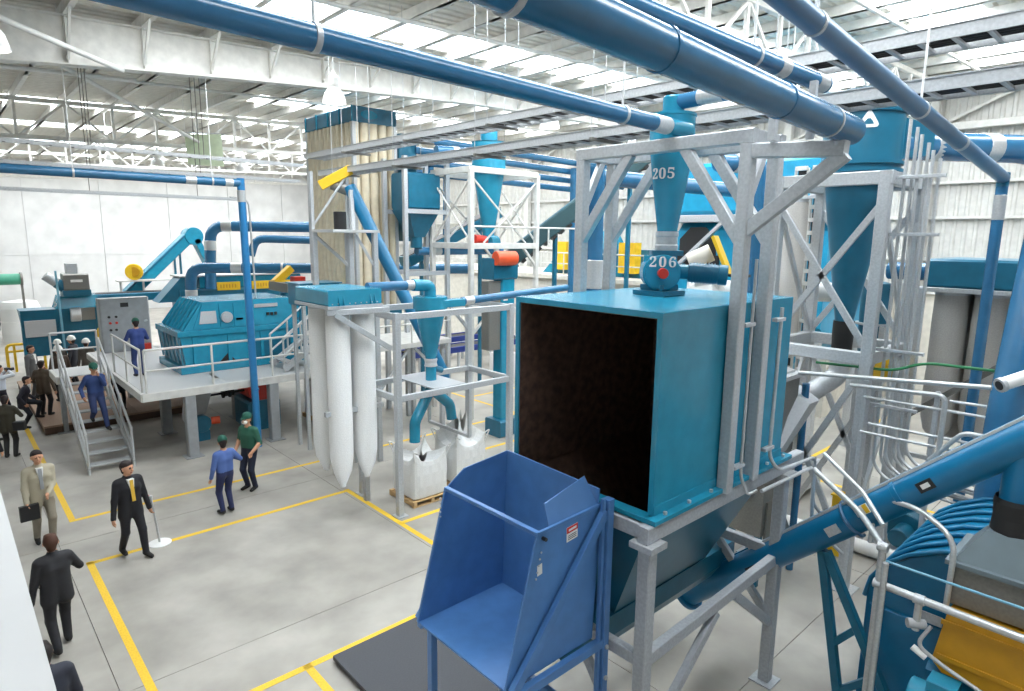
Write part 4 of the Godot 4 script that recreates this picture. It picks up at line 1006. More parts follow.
func bulk_bag(root: Node3D, at: Vector3, kind: int) -> void:
	var n := 12
	var hgt: float = [0.92, 0.95, 1.05][kind]
	var g := G.new()
	var ring := func(y: float, s: float, bulge: float) -> Array:
		var out := []
		for i in n * 4:
			var side := i / n; var t := float(i % n) / n * 2 - 1
			var p: Vector2 = [Vector2(t, 1), Vector2(1, -t), Vector2(-t, -1), Vector2(-1, t)][side]
			var b := 1.0 + bulge * (1 - t * t) + 0.015 * sin(i * 2.3 + y * 9)
			var corner := absf(t)
			var yy := y
			if kind != 2 and y > hgt * 0.7: yy += 0.14 * corner * corner * corner - 0.12 * (1 - t * t) * (y - hgt * 0.7) / (hgt * 0.3)
			var q := p * s * b
			if corner > 0.7: q *= 1.0 - (corner - 0.7) * 0.18
			out.push_back(at + V(q.x, yy, q.y))
		return out
	var rings := []
	for a in [[0.0, 0.42, 0.0], [0.04, 0.45, 0.02], [0.3, 0.45, 0.07], [0.6, 0.45, 0.06], [0.85, 0.44, 0.02], [1.0, 0.44, -0.06]]:
		rings.push_back(ring.call(a[0] * hgt, a[1], a[2]))
	if kind == 0:
		rings.push_back(ring.call(hgt * 0.9, 0.3, -0.05)); rings.push_back(ring.call(hgt * 0.84, 0.12, 0))
	elif kind == 1:
		rings.push_back(ring.call(hgt * 1.1, 0.3, -0.05)); rings.push_back(ring.call(hgt * 1.28, 0.14, 0)); rings.push_back(ring.call(hgt * 1.55, 0.11, 0))
	else:
		rings.push_back(ring.call(hgt * 1.05, 0.25, 0)); rings.push_back(ring.call(hgt * 1.08, 0.08, 0))
	for i in rings.size() - 1:
		var k: int = n * 4
		for j in k:
			var q := (j + 1) % k
			g.quad(rings[i][j], rings[i][q], rings[i + 1][q], rings[i + 1][j])
	var last: Array = rings[-1]
	var mid := Vector3.ZERO
	for p in last: mid += p
	mid /= last.size()
	for j in last.size():
		var a: Vector3 = last[j]; var b: Vector3 = last[(j + 1) % last.size()]
		g.tri(a, mid, b, Vector3.UP, Vector3.UP, Vector3.UP)
	part(root, "sack", g, M.bag_white)
	for q in [[-1, -1], [1, -1], [1, 1], [-1, 1]]:
		var c := at + V(q[0] * 0.4, hgt + 0.1, q[1] * 0.4)
		part(root, "lifting_loop", G.new().tube(bent([c + V(0, -0.2, 0), c + V(q[0] * 0.1, 0.12, q[1] * 0.1), c + V(-q[0] * 0.06, 0.02, q[1] * 0.04)], 0.06), 0.018, 6), M.bag_white)

# ------------------------------------------------------------------ machine platform on the left
func railing(parent: Node3D, pts: Array, hgt: float, m: Material, mid := true) -> void:
	for i in pts.size() - 1:
		var a: Vector3 = pts[i]; var b: Vector3 = pts[i + 1]
		pipe(parent, "top_rail", [a + V(0, hgt, 0), b + V(0, hgt, 0)], 0.03, m, 0, 10)
		if mid: pipe(parent, "mid_rail", [a + V(0, hgt * 0.52, 0), b + V(0, hgt * 0.52, 0)], 0.025, m, 0, 10)
		var cnt := maxi(1, roundi((b - a).length() / 1.5))
		for k in cnt + 1:
			if k == 0 and i > 0: continue
			var p := a.lerp(b, float(k) / cnt)
			pipe(parent, "rail_post", [p, p + V(0, hgt, 0)], 0.028, m, 0, 10)

func stairs(called: String, label: String, a: Vector3, run: Vector3, rise: float, across: Vector3, steps: int) -> void:
	# a: foot of the first side, across: to the other side
	var s := thing(called, label, "stairs", a + across / 2)
	var top := a + run + V(0, rise, 0)
	for k in 2:
		var o := across * float(k)
		bar(s, "stringer", a + o + V(0, 0.09, 0), top + o - V(0, 0.06, 0), 0.05, M.galv, 0.2)
		var n := 4
		var pts := []
		for i in n:
			var p: Vector3 = (a + o).lerp(top + o, float(i) / (n - 1))
			pipe(s, "rail_post", [p, p + V(0, 1.0, 0)], 0.028, M.zinc, 0, 10)
		for h in [0.5, 1.0]: pipe(s, "handrail", [a + o + V(0, h, 0), top + o + V(0, h, 0)], 0.03, M.zinc, 0, 10)
	var dir := run.normalized()
	for i in steps:
		var t := (i + 0.7) / steps
		var p := a + run * t + V(0, rise * (i + 1.0) / (steps + 1), 0)
		var q := p + across
		var lo := Vector3(minf(p.x, q.x), p.y - 0.035, minf(p.z, q.z)) - Vector3(absf(dir.x), 0, absf(dir.z)) * 0.13
		var hi := Vector3(maxf(p.x, q.x), p.y, maxf(p.z, q.z)) + Vector3(absf(dir.x), 0, absf(dir.z)) * 0.13
		part(s, "tread", G.new().box(lo, hi), M.tread)

func platform() -> void:
	var p := thing("machine_platform", "raised light grey steel platform carrying the teal shredder", "platform", V(7.0, 0, -20.5))
	var y := 1.86
	part(p, "deck", G.new().raw(V(3.55, y - 0.03, -24.6), V(9.9, y, -17.35)).raw(V(2.25, y - 0.03, -22.2), V(3.55, y, -20.85)), M.grate)
	for q in [[V(3.48, y - 0.1, -17.3), V(9.9, y - 0.1, -17.3)], [V(3.5, y - 0.1, -20.85), V(3.5, y - 0.1, -17.3)], [V(3.5, y - 0.1, -24.6), V(3.5, y - 0.1, -22.2)], [V(2.22, y - 0.1, -22.2), V(2.22, y - 0.1, -20.85)], [V(3.5, y - 0.1, -24.6), V(9.9, y - 0.1, -24.6)], [V(5.5, y - 0.1, -24.6), V(5.5, y - 0.1, -17.3)], [V(8.0, y - 0.1, -24.6), V(8.0, y - 0.1, -17.3)]]:
		bar(p, "edge_channel", q[0], q[1], 0.1, M.white_steel, 0.2)
	for q in [[4.57, -17.4], [4.6, -20.0], [6.75, -17.4], [6.75, -20.4], [9.3, -17.4], [9.3, -20.4], [4.6, -24.2], [2.4, -22.0]]:
		bar(p, "column", V(q[0], 0.02, q[1]), V(q[0], y - 0.2, q[1]), 0.26 if q[0] > 3 else 0.12, M.cabinet, 0.26)
		part(p, "base_plate", G.new().box(V(q[0] - 0.22, 0, q[1] - 0.22), V(q[0] + 0.22, 0.02, q[1] + 0.22)), M.cabinet)
	railing(p, [V(3.6, y, -17.34), V(9.9, y, -17.34)], 1.08, M.white_steel)
	railing(p, [V(3.54, y, -20.7), V(3.54, y, -17.5)], 1.08, M.white_steel)
	railing(p, [V(3.4, y, -22.15), V(2.27, y, -22.15)], 1.05, M.zinc)
	stairs("steel_stairs", "open grey steel stairs with handrails up to the platform", V(2.28, 0, -17.55), V(0, 0, -3.3), y, V(0.95, 0, 0), 9)
	stairs("step_ladder", "short white steel steps on the platform beside the shredder", V(7.2, y, -18.55), V(1.6, 0, 0), 1.2, V(0, 0, 0.95), 4)
	# shredder
	var s := thing("shredder", "teal enclosed shredder with sloped ribbed end on the platform", "machine", V(6.6, y, -20.2))
	var zf := -19.08; var zb := -21.3
	part(s, "skid", G.new().box(V(4.85, y, zb - 0.05), V(8.5, y + 0.2, zf + 0.06)), M.teal)
	part(s, "base_box", G.new().taper([5.0, 8.4, zb, zf], y + 0.2, [4.9, 8.45, zb, zf], 2.95), M.teal)
	part(s, "collar", G.new().box(V(4.82, 2.92, zb - 0.06), V(8.5, 3.08, zf + 0.06)), M.teal)
	part(s, "hood", G.new().taper([5.0, 8.15, zb + 0.02, zf - 0.02], 3.08, [5.55, 8.15, zb + 0.1, zf - 0.12], 3.86), M.teal)
	for k in 6: part(s, "end_rib", G.new().beam(V(4.98, 3.1, zf - 0.15 - k * 0.38), V(5.53, 3.86, zf - 0.2 - k * 0.36), 0.03, 0.09), M.teal)
	for k in 6: part(s, "base_rib", G.new().beam(V(4.94, y + 0.25, zf - 0.1 - k * 0.4), V(4.86, 2.95, zf - 0.15 - k * 0.4), 0.03, 0.1), M.teal)
	var pn := 0
	for q in [[5.25, 5.95], [6.0, 6.35], [6.4, 6.9], [6.95, 8.1]]:
		var pa := part(s, "panel", G.new().hexa([V(q[0], 3.12, zf + 0.0), V(q[1], 3.12, zf + 0.0), V(q[1], 3.12, zf - 0.03), V(q[0], 3.12, zf - 0.03)], [V(q[0] + (0.3 if pn == 0 else 0.0), 3.8, zf - 0.08), V(q[1], 3.8, zf - 0.08), V(q[1], 3.8, zf - 0.11), V(q[0] + (0.3 if pn == 0 else 0.0), 3.8, zf - 0.11)]), M.teal)
		if pn == 0: part(pa, "window", G.new().hexa([V(5.42, 3.25, zf + 0.01), V(5.9, 3.25, zf + 0.01), V(5.9, 3.25, zf - 0.01), V(5.42, 3.25, zf - 0.01)], [V(5.5, 3.6, zf - 0.04), V(5.9, 3.6, zf - 0.04), V(5.9, 3.6, zf - 0.06), V(5.5, 3.6, zf - 0.06)]), M.zinc)
		if pn == 1: part(pa, "gear_cover", G.new().cyl(V(6.18, 3.4, zf - 0.05), V(6.18, 3.4, zf + 0.06), 0.16, 18), M.galv)
		if pn == 3: part(pa, "name_plate", G.new().box(V(7.0, 3.62, zf - 0.06), V(7.7, 3.72, zf - 0.02)), M.zinc)
		if pn == 3:
			for k in 3: part(pa, "number_mark", G.new().box(V(7.35 + k * 0.12, 3.36, zf - 0.04), V(7.43 + k * 0.12, 3.45, zf + 0.0)), M.black)
		pn += 1
	for x in [6.45, 6.45]: part(s, "latch", G.new().box(V(x, 3.3 if x < 6.46 else 3.5, zf - 0.03), V(x + 0.18, 3.35, zf + 0.02)), M.black)
	part(s, "access_flap", G.new().slab("z", [Vector2(5.9, 2.1), Vector2(6.15, 2.35), Vector2(6.35, 2.12), Vector2(6.3, 2.05), Vector2(5.95, 2.05)], zf, zf + 0.01), M.black)
	part(s, "drive_bay", G.new().box(V(6.9, 2.1, zf - 0.0), V(8.3, 2.6, zf + 0.03)), M.teal_dark)
	for k in 4: part(s, "front_post", G.new().box(V(5.2 + k * 0.95, 2.1, zf), V(5.3 + k * 0.95, 2.9, zf + 0.05)), M.teal)
	# below the platform
	var h := thing("discharge_valve", "grey hopper cone with small teal motor and orange cap under the platform", "valve", V(5.1, 0, -18.7))
	part(h, "cone", G.new().taper([5.0, 5.3, -18.95, -18.65], 0.75, [4.8, 5.5, -19.2, -18.4], 1.66), M.cabinet)
	part(h, "housing", G.new().cyl(V(5.15, 0.5, -19.0), V(5.15, 0.5, -18.5), 0.25, 20), M.teal_dark)
	part(h, "stand", G.new().box(V(4.95, 0, -18.95), V(5.35, 0.3, -18.55)), M.teal_dark)
	part(h, "orange_cap", G.new().cyl(V(5.4, 0.55, -18.55), V(5.62, 0.55, -18.5), 0.11, 14), M.orange)
	part(h, "cable", G.new().tube(bent([V(4.9, 0.5, -18.5), V(4.65, 0.7, -18.5), V(4.75, 1.2, -18.6), V(5.0, 1.6, -18.6)], 0.2), 0.03, 8), M.galv)
	var d := thing("drive_shaft", "black drive shaft with coupling under the platform", "shaft", V(6.0, 1.2, -18.9))
	rod(d, "shaft", V(5.45, 1.2, -18.9), V(6.9, 1.2, -18.9), 0.035, M.black)
	for k in 4: rod(d, "coupling_disc", V(5.85 + k * 0.09, 1.2, -18.9), V(5.9 + k * 0.09, 1.2, -18.9), 0.14 if k % 2 == 0 else 0.1, M.black, 14)
	var r := thing("flywheel_drum", "red round drum on a teal stand under the platform", "drum", V(7.2, 0, -18.9))
	part(r, "drum", G.new().cyl(V(6.9, 1.25, -19.6), V(6.9, 1.25, -18.6), 0.42, 24), M.red)
	part(r, "stand", G.new().box(V(6.45, 0.0, -19.7), V(7.4, 0.9, -18.55)), M.teal_dark)
	var wb := thing("wrapped_pallet_load", "white wrapped load on a wooden pallet under the platform", "pallet load", V(9.0, 0, -18.6))
	part(wb, "load", G.new().box(V(8.4, 0.13, -19.1), V(9.2, 1.25, -18.2)), M.white)
	part(wb, "pallet", G.new().box(V(8.35, 0.09, -19.15), V(9.25, 0.13, -18.15)).box(V(8.35, 0, -19.15), V(8.45, 0.09, -18.15)).box(V(8.75, 0, -19.15), V(8.85, 0.09, -18.15)).box(V(9.15, 0, -19.15), V(9.25, 0.09, -18.15)), M.wood)
	# low brown base
	var b := thing("low_dais", "low brown boarded dais on the floor beside the stairs", "dais", V(3.8, 0, -24.5))
	for k in 5: part(b, "board", G.new().raw(V(1.88 + k * 0.8, 0.2, -29.5), V(2.67 + k * 0.8, 0.26, -21.95)), M.brown)
	part(b, "fascia", G.new().raw(V(1.9, 0, -29.4), V(5.86, 0.2, -21.97)), M.brown_edge)
	# control cabinet
	var c := thing("control_cabinet", "tall grey electrical control cabinet with buttons on the platform", "cabinet", V(4.7, y, -24.2))
	part(c, "body", G.new().box(V(3.85, y, -24.55), V(5.3, 3.65, -24.1)), M.cabinet)
	part(c, "door", G.new().box(V(3.9, y + 0.08, -24.1), V(5.24, 3.6, -24.07)), M.cabinet)
	part(c, "display", G.new().box(V(4.45, 3.36, -24.07), V(4.68, 3.5, -24.05)), M.black)
	for q in [[4.1, 3.05], [4.3, 3.05], [4.12, 2.85], [4.3, 2.85], [4.12, 2.62], [4.28, 2.62]]: rod(c, "push_button", V(q[0], q[1], -24.07), V(q[0], q[1], -24.03), 0.04, M.red if q[1] > 2.8 and q[1] < 3 else M.black, 10)
	bar(c, "handle", V(5.1, 2.85, -24.03), V(5.2, 2.88, -24.03), 0.04, M.zinc, 0.06)
	part(c, "red_fan", G.new().box(V(4.9, y, -24.0), V(5.2, y + 0.25, -23.8)), M.red)

# ------------------------------------------------------------------ machinery behind the platform
func left_machines() -> void:
	var Y := V(0, 1, 0); var X := V(1, 0, 0)
	var m := thing("wash_line_machine", "teal wash machine with grey box on top left of the control cabinet", "machine", V(3.4, 0, -30.5))
	part(m, "frame_leg", G.new().box(V(2.3, 0, -30.9), V(2.45, 2.6, -30.75)), M.teal_dark)
	part(m, "frame_leg", G.new().box(V(4.75, 0, -30.9), V(4.9, 2.6, -30.75)), M.teal_dark)
	part(m, "frame_leg", G.new().box(V(3.5, 0, -30.9), V(3.65, 2.6, -30.75)), M.teal_dark)
	part(m, "tank", G.new().taper([2.5, 4.7, -31.6, -30.9], 0.9, [2.3, 4.9, -31.8, -30.7], 2.75), M.teal_dark)
	part(m, "side_panel", G.new().box(V(2.4, 1.7, -30.72), V(3.4, 2.35, -30.66)), M.galv)
	part(m, "deck_box", G.new().taper([3.45, 4.95, -31.8, -30.65], 2.75, [3.6, 4.9, -31.7, -30.75], 3.25), M.teal)
	part(m, "sight_drum", G.new().cyl(V(3.9, 2.5, -30.62), V(4.25, 2.5, -30.6), 0.28, 18), M.zinc)
	part(m, "dark_bay", G.new().box(V(4.0, 2.25, -30.7), V(4.75, 2.75, -30.66)), M.grey_machine)
	part(m, "top_box", G.new().box(V(3.75, 3.5, -31.0), V(4.6, 4.15, -30.3)), M.grey_machine, "grey cabinet with white name plate")
	part(m, "box_plate", G.new().box(V(3.98, 3.82, -30.3), V(4.38, 3.92, -30.28)), M.white)
	part(m, "vent_box", G.new().box(V(3.9, 4.15, -30.9), V(4.3, 4.55, -30.5)), M.galv)
	part(m, "box_stand", G.new().box(V(3.7, 3.25, -31.1), V(4.65, 3.5, -30.35)), M.teal_dark)
	part(m, "motor", G.new().cyl(V(3.6, 3.75, -30.6), V(3.2, 4.1, -30.6), 0.18, 16), M.galv)
	part(m, "motor_mount", G.new().cyl(V(3.85, 3.55, -30.6), V(3.55, 3.8, -30.6), 0.2, 16), M.teal_dark)
	part(m, "hose", G.new().tube(bent([V(4.8, 2.9, -30.5), V(5.05, 2.8, -30.4), V(5.05, 2.2, -30.4), V(4.85, 1.9, -30.4)], 0.15), 0.07, 10), M.cream)
	bar(m, "corner_post", V(3.55, 0, -30.1), V(3.5, 4.3, -30.1), 0.07, M.tube_pale)
	var b := thing("long_conveyor", "long low teal conveyor trough behind the control cabinet", "conveyor", V(6.5, 0, -31.5))
	part(b, "trough", G.new().box(V(4.7, 2.85, -32.2), V(8.6, 3.2, -31.4)), M.teal_dark)
	part(b, "belt", G.new().box(V(4.75, 3.2, -32.1), V(8.55, 3.23, -31.5)), M.rubber)
	for x in [5.0, 6.8, 8.4]: bar(b, "leg", V(x, 0, -31.8), V(x, 2.85, -31.8), 0.14, M.teal_dark)
	var c := thing("inclined_conveyor", "teal inclined conveyor rising against the white wall", "conveyor", V(8.0, 0, -33.5))
	part(c, "trough", G.new().beam(V(6.3, 2.75, -33.4), V(9.35, 5.7, -33.4), 0.7, 0.5), M.teal)
	part(c, "side_lip", G.new().beam(V(6.3, 3.02, -33.06), V(9.35, 5.97, -33.06), 0.05, 0.08), M.teal_dark)
	part(c, "head_cover", G.new().cyl(V(9.45, 5.65, -33.8), V(9.45, 5.65, -33.0), 0.42, 22), M.teal)
	part(c, "discharge_chute", G.new().beam(V(9.55, 5.5, -33.3), V(10.1, 4.2, -33.3), 0.6, 0.3), M.teal)
	for q in [[8.6, 4.7], [8.85, 4.95], [6.5, 2.6]]: bar(c, "leg", V(q[0], 0, -33.4), V(q[0], q[1], -33.4), 0.09, M.teal_dark)
	var dd := thing("yellow_fan", "round yellow fan housing on a stand by the inclined conveyor", "fan", V(6.8, 0, -32.6))
	part(dd, "housing", G.new().cyl(V(6.75, 4.05, -32.9), V(6.65, 4.05, -32.4), 0.36, 22), M.yellow)
	part(dd, "inner_ring", G.new().cyl(V(6.66, 4.05, -32.42), V(6.64, 4.05, -32.38), 0.22, 18), M.guard)
	part(dd, "stand_top", G.new().box(V(6.0, 3.62, -33.0), V(8.3, 3.68, -32.3)), M.white_steel)
	for x in [6.1, 7.0, 8.2]: bar(dd, "leg", V(x, 0, -32.5), V(x, 3.62, -32.5), 0.08, M.white_steel)
	var t := thing("yellow_panel_machine", "long teal machine with yellow slotted panels behind the shredder", "machine", V(9.3, 0, -28.8))
	part(t, "body", G.new().box(V(7.4, 1.2, -29.6), V(12.6, 3.5, -28.3)), M.teal_dark)
	part(t, "upper_box", G.new().box(V(8.2, 3.5, -29.5), V(12.6, 4.0, -28.4)), M.teal)
	part(t, "hopper_end", G.new().slab("z", [Vector2(6.6, 3.0), Vector2(7.5, 3.0), Vector2(8.2, 4.0), Vector2(7.5, 4.0)], -29.4, -28.4), M.teal_dark)
	part(t, "lid", G.new().box(V(7.4, 4.0, -29.6), V(12.7, 4.06, -28.3)), M.galv)
	for q in [[7.6, 2.95], [8.85, 3.55], [10.3, 3.55], [11.6, 3.55]]:
		var pa := part(t, "yellow_panel", G.new().box(V(q[0], q[1] - 0.15, -28.3), V(q[0] + 0.95, q[1] + 0.2, -28.25)), M.yellow)
		for k in 6: part(pa, "slot", G.new().box(V(q[0] + 0.12 + k * 0.12, q[1] - 0.05, -28.25), V(q[0] + 0.17 + k * 0.12, q[1] + 0.1, -28.24)), M.guard)
	for x in [7.6, 10, 12.4]: bar(t, "leg", V(x, 0, -28.9), V(x, 1.2, -28.9), 0.2, M.teal_dark)
	duct("elbow_duct", "lower blue elbow duct crossing behind the shredder", [V(7.15, 2.9, -25.9), V(7.2, 4.5, -25.95), V(16.0, 4.5, -20.2)], 0.2, M.duct, [[V(7.17, 3.5, -25.92), Y, 0.35], [V(8.6, 4.5, -25.04), V(8.8, 0, 5.75), 0.4], [V(10.0, 4.5, -24.12), V(8.8, 0, 5.75), 0.08]], 0.5)
	duct("elbow_duct", "upper blue elbow duct rising behind the shredder", [V(8.5, 3.5, -28.0), V(8.65, 6.1, -28.0), V(13.5, 6.1, -25.2)], 0.22, M.duct, [[V(8.6, 5.3, -28.0), Y, 0.4], [V(9.2, 6.1, -27.68), V(4.85, 0, 2.8), 0.4]], 0.6)
	duct("cross_duct", "thin blue duct between the two elbow ducts", [V(9.8, 4.9, -26.8), V(10.0, 5.6, -26.7), V(14.5, 5.5, -24.0)], 0.16, M.duct, [[V(12.0, 5.55, -25.5), V(4.5, 0, 2.7), 0.3]], 0.4)
	var g := thing("roller_tube", "green tube on a thin post in front of the white wall", "tube", V(3.0, 0, -40.3))
	rod(g, "tube", V(0.5, 3.4, -40.3), V(3.2, 3.42, -40.3), 0.28, M.green_tube, 20)
	rod(g, "end_cap", V(3.2, 3.42, -40.3), V(3.3, 3.42, -40.3), 0.34, M.grey_machine, 20)
	bar(g, "post", V(3.25, 0, -40.3), V(3.25, 3.2, -40.3), 0.1, M.grey_machine)
	var w := thing("white_silo_bag", "tall white wrapped stack by the far white wall", "stack", V(3.0, 0, -41.8))
	part(w, "stack", G.new().lathe([Vector2(0, 0), Vector2(0.85, 0), Vector2(0.9, 0.5), Vector2(0.88, 1.8), Vector2(0.75, 2.15), Vector2(0, 2.25)], Transform3D(Basis(), V(3.2, 0, -42.0)), 20), M.bag_white)
	part(w, "strap", G.new().lathe([Vector2(0.89, 1.1), Vector2(0.91, 1.1), Vector2(0.91, 1.16), Vector2(0.89, 1.16)], Transform3D(Basis(), V(3.2, 0, -42.0)), 20), M.white)
	for q in [["yellow_barrier", "yellow tubular barrier in front of the green tube post", 1.9, 3.4, -33.0], ["yellow_barrier", "yellow bent tube guard rail beside the control cabinet", 4.3, 5.2, -27.5]]:
		var o := thing(q[0], q[1], "barrier", V(q[2], 0, q[4]))
		var hh := 1.15 if q[2] < 3 else 2.3
		pipe(o, "rail", [V(q[2], 0.0, q[4]), V(q[2], hh, q[4]), V(q[3], hh, q[4]), V(q[3], 0.0, q[4])], 0.06, M.yellow, 0.2, 10)
		pipe(o, "mid_rail", [V(q[2], hh * 0.75, q[4]), V(q[3], hh * 0.75, q[4])], 0.05, M.yellow, 0, 10)
		for x in [q[2] + 0.25, q[3] - 0.25]: bar(o, "post", V(x, 0, q[4]), V(x, hh, q[4]), 0.09, M.yellow)
	var k := thing("screen_deck", "grey sieve deck with teal sides right of the shredder", "machine", V(10.2, 1.86, -21.5))
	part(k, "deck", G.new().beam(V(8.75, 4.0, -21.6), V(9.9, 3.9, -21.6), 1.6, 0.3), M.grey_machine)
	part(k, "side", G.new().box(V(8.75, 3.0, -20.9), V(9.9, 3.7, -20.75)), M.teal)
	for i in 4: part(k, "side_rib", G.new().box(V(8.8 + i * 0.3, 2.0, -20.8), V(8.9 + i * 0.3, 3.7, -20.7)), M.teal_dark)
	for x in [8.85, 9.8]: bar(k, "leg", V(x, 1.86, -21.5), V(x, 3.8, -21.5), 0.14, M.teal_dark)
	part(k, "red_drive", G.new().box(V(9.5, 4.05, -22.3), V(9.9, 4.3, -21.9)), M.red)
	part(k, "yellow_guard", G.new().beam(V(8.9, 4.1, -22.2), V(9.5, 4.6, -22.2), 0.3, 0.25), M.yellow)

# ------------------------------------------------------------------ middle of the hall
func middle() -> void:
	var m: Material = M.galv
	# bag house
	var b := thing("bag_house", "tall dust collector with rows of beige bags under a teal head", "dust filter", V(10.9, 0, -20.2))
	part(b, "head_box", G.new().box(V(10.15, 9.3, -22.0), V(11.75, 9.78, -18.6)), M.teal_dark)
	for k in 5: part(b, "head_rib", G.new().box(V(10.12, 9.3, -21.9 + k * 0.82), V(10.16, 9.78, -21.86 + k * 0.82)), M.teal)
	part(b, "name_plate", G.new().lathe([Vector2(0, 0), Vector2(0.3, 0), Vector2(0.3, 0.012), Vector2(0, 0.012)], Transform3D(Basis(V(1, 0, 0), V(0, 0, 0.4), V(0, -0.45, 0)), V(10.75, 9.55, -18.6)), 20), M.teal)
	for i in 11:
		for j in 5:
			if j > 0 and j < 4 and i < 10: continue
			var x := 10.3 + j * 0.33; var z := -21.86 + i * 0.31
			part(b, "filter_bag", G.new().lathe([Vector2(0.0, 3.3), Vector2(0.12, 3.35), Vector2(0.145, 3.6), Vector2(0.145, 9.3)], Transform3D(Basis(), V(x, 0, z)), 14), M.beige)
	part(b, "base_ring", G.new().box(V(10.1, 3.15, -22.0), V(11.8, 3.35, -18.55)), M.teal_dark)
	for q in [[10.2, -21.9], [11.7, -21.9], [10.2, -18.65], [11.7, -18.65]]: bar(b, "leg", V(q[0], 0, q[1]), V(q[0], 9.3, q[1]), 0.12, m)
	part(b, "side_duct", G.new().box(V(11.8, 6.3, -19.2), V(12.5, 9.1, -18.5)), M.teal_dark)
	part(b, "duct_cone", G.new().taper([12.0, 12.3, -19.0, -18.7], 5.6, [11.8, 12.5, -19.2, -18.5], 6.3), M.teal_dark)
	# ducts from the bag house to the right
	for k in 4: duct("return_duct", ["topmost blue duct running right from the bag house", "second blue duct down running right from the bag house", "third blue duct down running right from the bag house", "lowest blue duct running right from the bag house"][k], [V(12.4, 8.95 - k * 0.32, -18.2 - k * 0.3), V(24.0, 8.75 - k * 0.32, -18.2 - k * 0.3)], 0.12, M.duct, [[V(16.0, 8.89 - k * 0.32, -18.2 - k * 0.3), V(1, -0.017, 0), 0.2]], 0.2)
	for k in 2: duct("return_drop", ["blue upright duct dropping by the far ribbed wall, taller", "blue upright duct dropping by the far ribbed wall, shorter"][k], [V(20.0 + k * 1.6, 8.6, -18.2), V(20.0 + k * 1.6, 0.0 if k == 0 else 4.1, -18.2)], 0.15, M.duct, [], 0.2)
	# grey steel post group beside the bag house
	var pf := thing("slender_tower", "slender grey steel frame carrying a teal hopper behind the inclined screw", "steel frame", V(11.8, 0, -17.2))
	for q in [[11.0, -17.0], [12.6, -17.0], [11.0, -18.2], [12.6, -18.2]]: bar(pf, "post", V(q[0], 0, q[1]), V(q[0], 8.2, q[1]), 0.14, m)
	for y in [4.6, 6.55, 8.1]:
		for z in [-17.0, -18.2]: bar(pf, "rail", V(11.0, y, z), V(12.6, y, z), 0.1, m, 0.14)
	var hp := thing("surge_hopper", "teal square hopper with tapered outlet in the slender grey frame", "hopper", V(11.8, 5.6, -17.6))
	part(hp, "box", G.new().box(V(11.2, 6.6, -18.1), V(12.4, 7.75, -17.1)), M.teal_dark)
	part(hp, "cone", G.new().taper([11.6, 12.0, -17.8, -17.4], 5.75, [11.2, 12.4, -18.1, -17.1], 6.6), M.teal_dark)
	part(hp, "outlet", G.new().cyl(V(11.8, 5.4, -17.6), V(11.8, 5.76, -17.6), 0.2, 16), M.teal_dark)
	duct("hopper_duct", "pale blue duct passing under the teal square hopper", [V(11.8, 5.3, -17.6), V(15.5, 5.3, -17.6)], 0.14, M.duct, [[V(12.6, 5.3, -17.6), V(1, 0, 0), 0.3]], 0.2)
	# inclined screw with yellow guarded drive
	var s := thing("inclined_screw", "teal inclined screw tube with yellow guard on its drive", "auger", V(8.3, 0, -14.0))
	var a := V(8.0, 7.0, -14.9); var e := V(9.45, 2.35, -13.0)
	rod(s, "tube", a, e, 0.16, M.auger_blue, 22)
	rod(s, "drive_motor", a + V(-0.32, 0.05, -0.3), a + V(0.1, -0.15, 0.05), 0.14, M.grey_machine)
	part(s, "yellow_guard", G.new().beam(a + V(-0.62, 0.0, -0.35), a + V(0.05, 0.42, 0.0), 0.16, 0.24), M.yellow)
	rod(s, "inlet_collar", e - V(0, 0.25, 0), e + V(0, 0.05, 0), 0.2, M.auger_blue)
	bar(s, "support_leg", V(9.45, 0, -13.0), V(9.45, 2.1, -13.0), 0.12, m)
	bar(s, "support_leg", V(7.9, 5.9, -14.6), V(7.95, 6.9, -14.75), 0.1, m)
	var f := thing("drive_stand", "grey steel stand under the yellow guarded screw drive", "steel stand", V(7.6, 1.86, -14.4))
	for q in [[7.0, -14.9], [7.6, -14.2], [8.1, -13.9], [7.9, -14.9]]: bar(f, "post", V(q[0], 0, q[1]), V(q[0], 5.85, q[1]), 0.12, m)
	part(f, "deck", G.new().box(V(6.95, 5.85, -15.0), V(8.2, 5.92, -13.8)), M.grate)
	bar(f, "brace", V(7.6, 5.0, -14.2), V(7.0, 5.8, -14.9), 0.07, m)
	bar(f, "brace", V(8.1, 5.0, -13.9), V(7.7, 5.8, -14.1), 0.07, m)
	for q in [[7.0, -14.95], [7.95, -14.95]]: bar(f, "upper_post", V(q[0], 5.92, q[1]), V(q[0], 7.3, q[1]), 0.08, m)
	bar(f, "upper_brace", V(7.0, 6.0, -14.95), V(7.9, 7.2, -14.95), 0.05, m)
	rod(f, "black_bucket", V(7.45, 5.92, -14.4), V(7.45, 6.35, -14.4), 0.15, M.black)
	var jb := thing("junction_box", "teal box unit set into the lower elbow duct below the drive stand", "fan box", V(7.3, 3.4, -16.2))
	part(jb, "box", G.new().box(V(7.0, 3.95, -16.6), V(8.1, 4.5, -15.8)), M.teal_dark)
	part(jb, "lid", G.new().box(V(6.95, 4.5, -16.65), V(8.15, 4.54, -15.75)), M.teal_dark)
	for q in [[7.1, -16.5], [8.0, -16.5], [7.1, -15.9], [8.0, -15.9]]: bar(jb, "leg", V(q[0], 0, q[1]), V(q[0], 3.95, q[1]), 0.09, m)
	# tower with second cyclone
	var t := thing("cyclone_tower", "white braced steel tower around the far teal cyclone", "steel frame", V(13.7, 0, -16.4))
	var x0 := 12.3; var x1 := 15.1; var z0 := -17.4; var z1 := -15.37
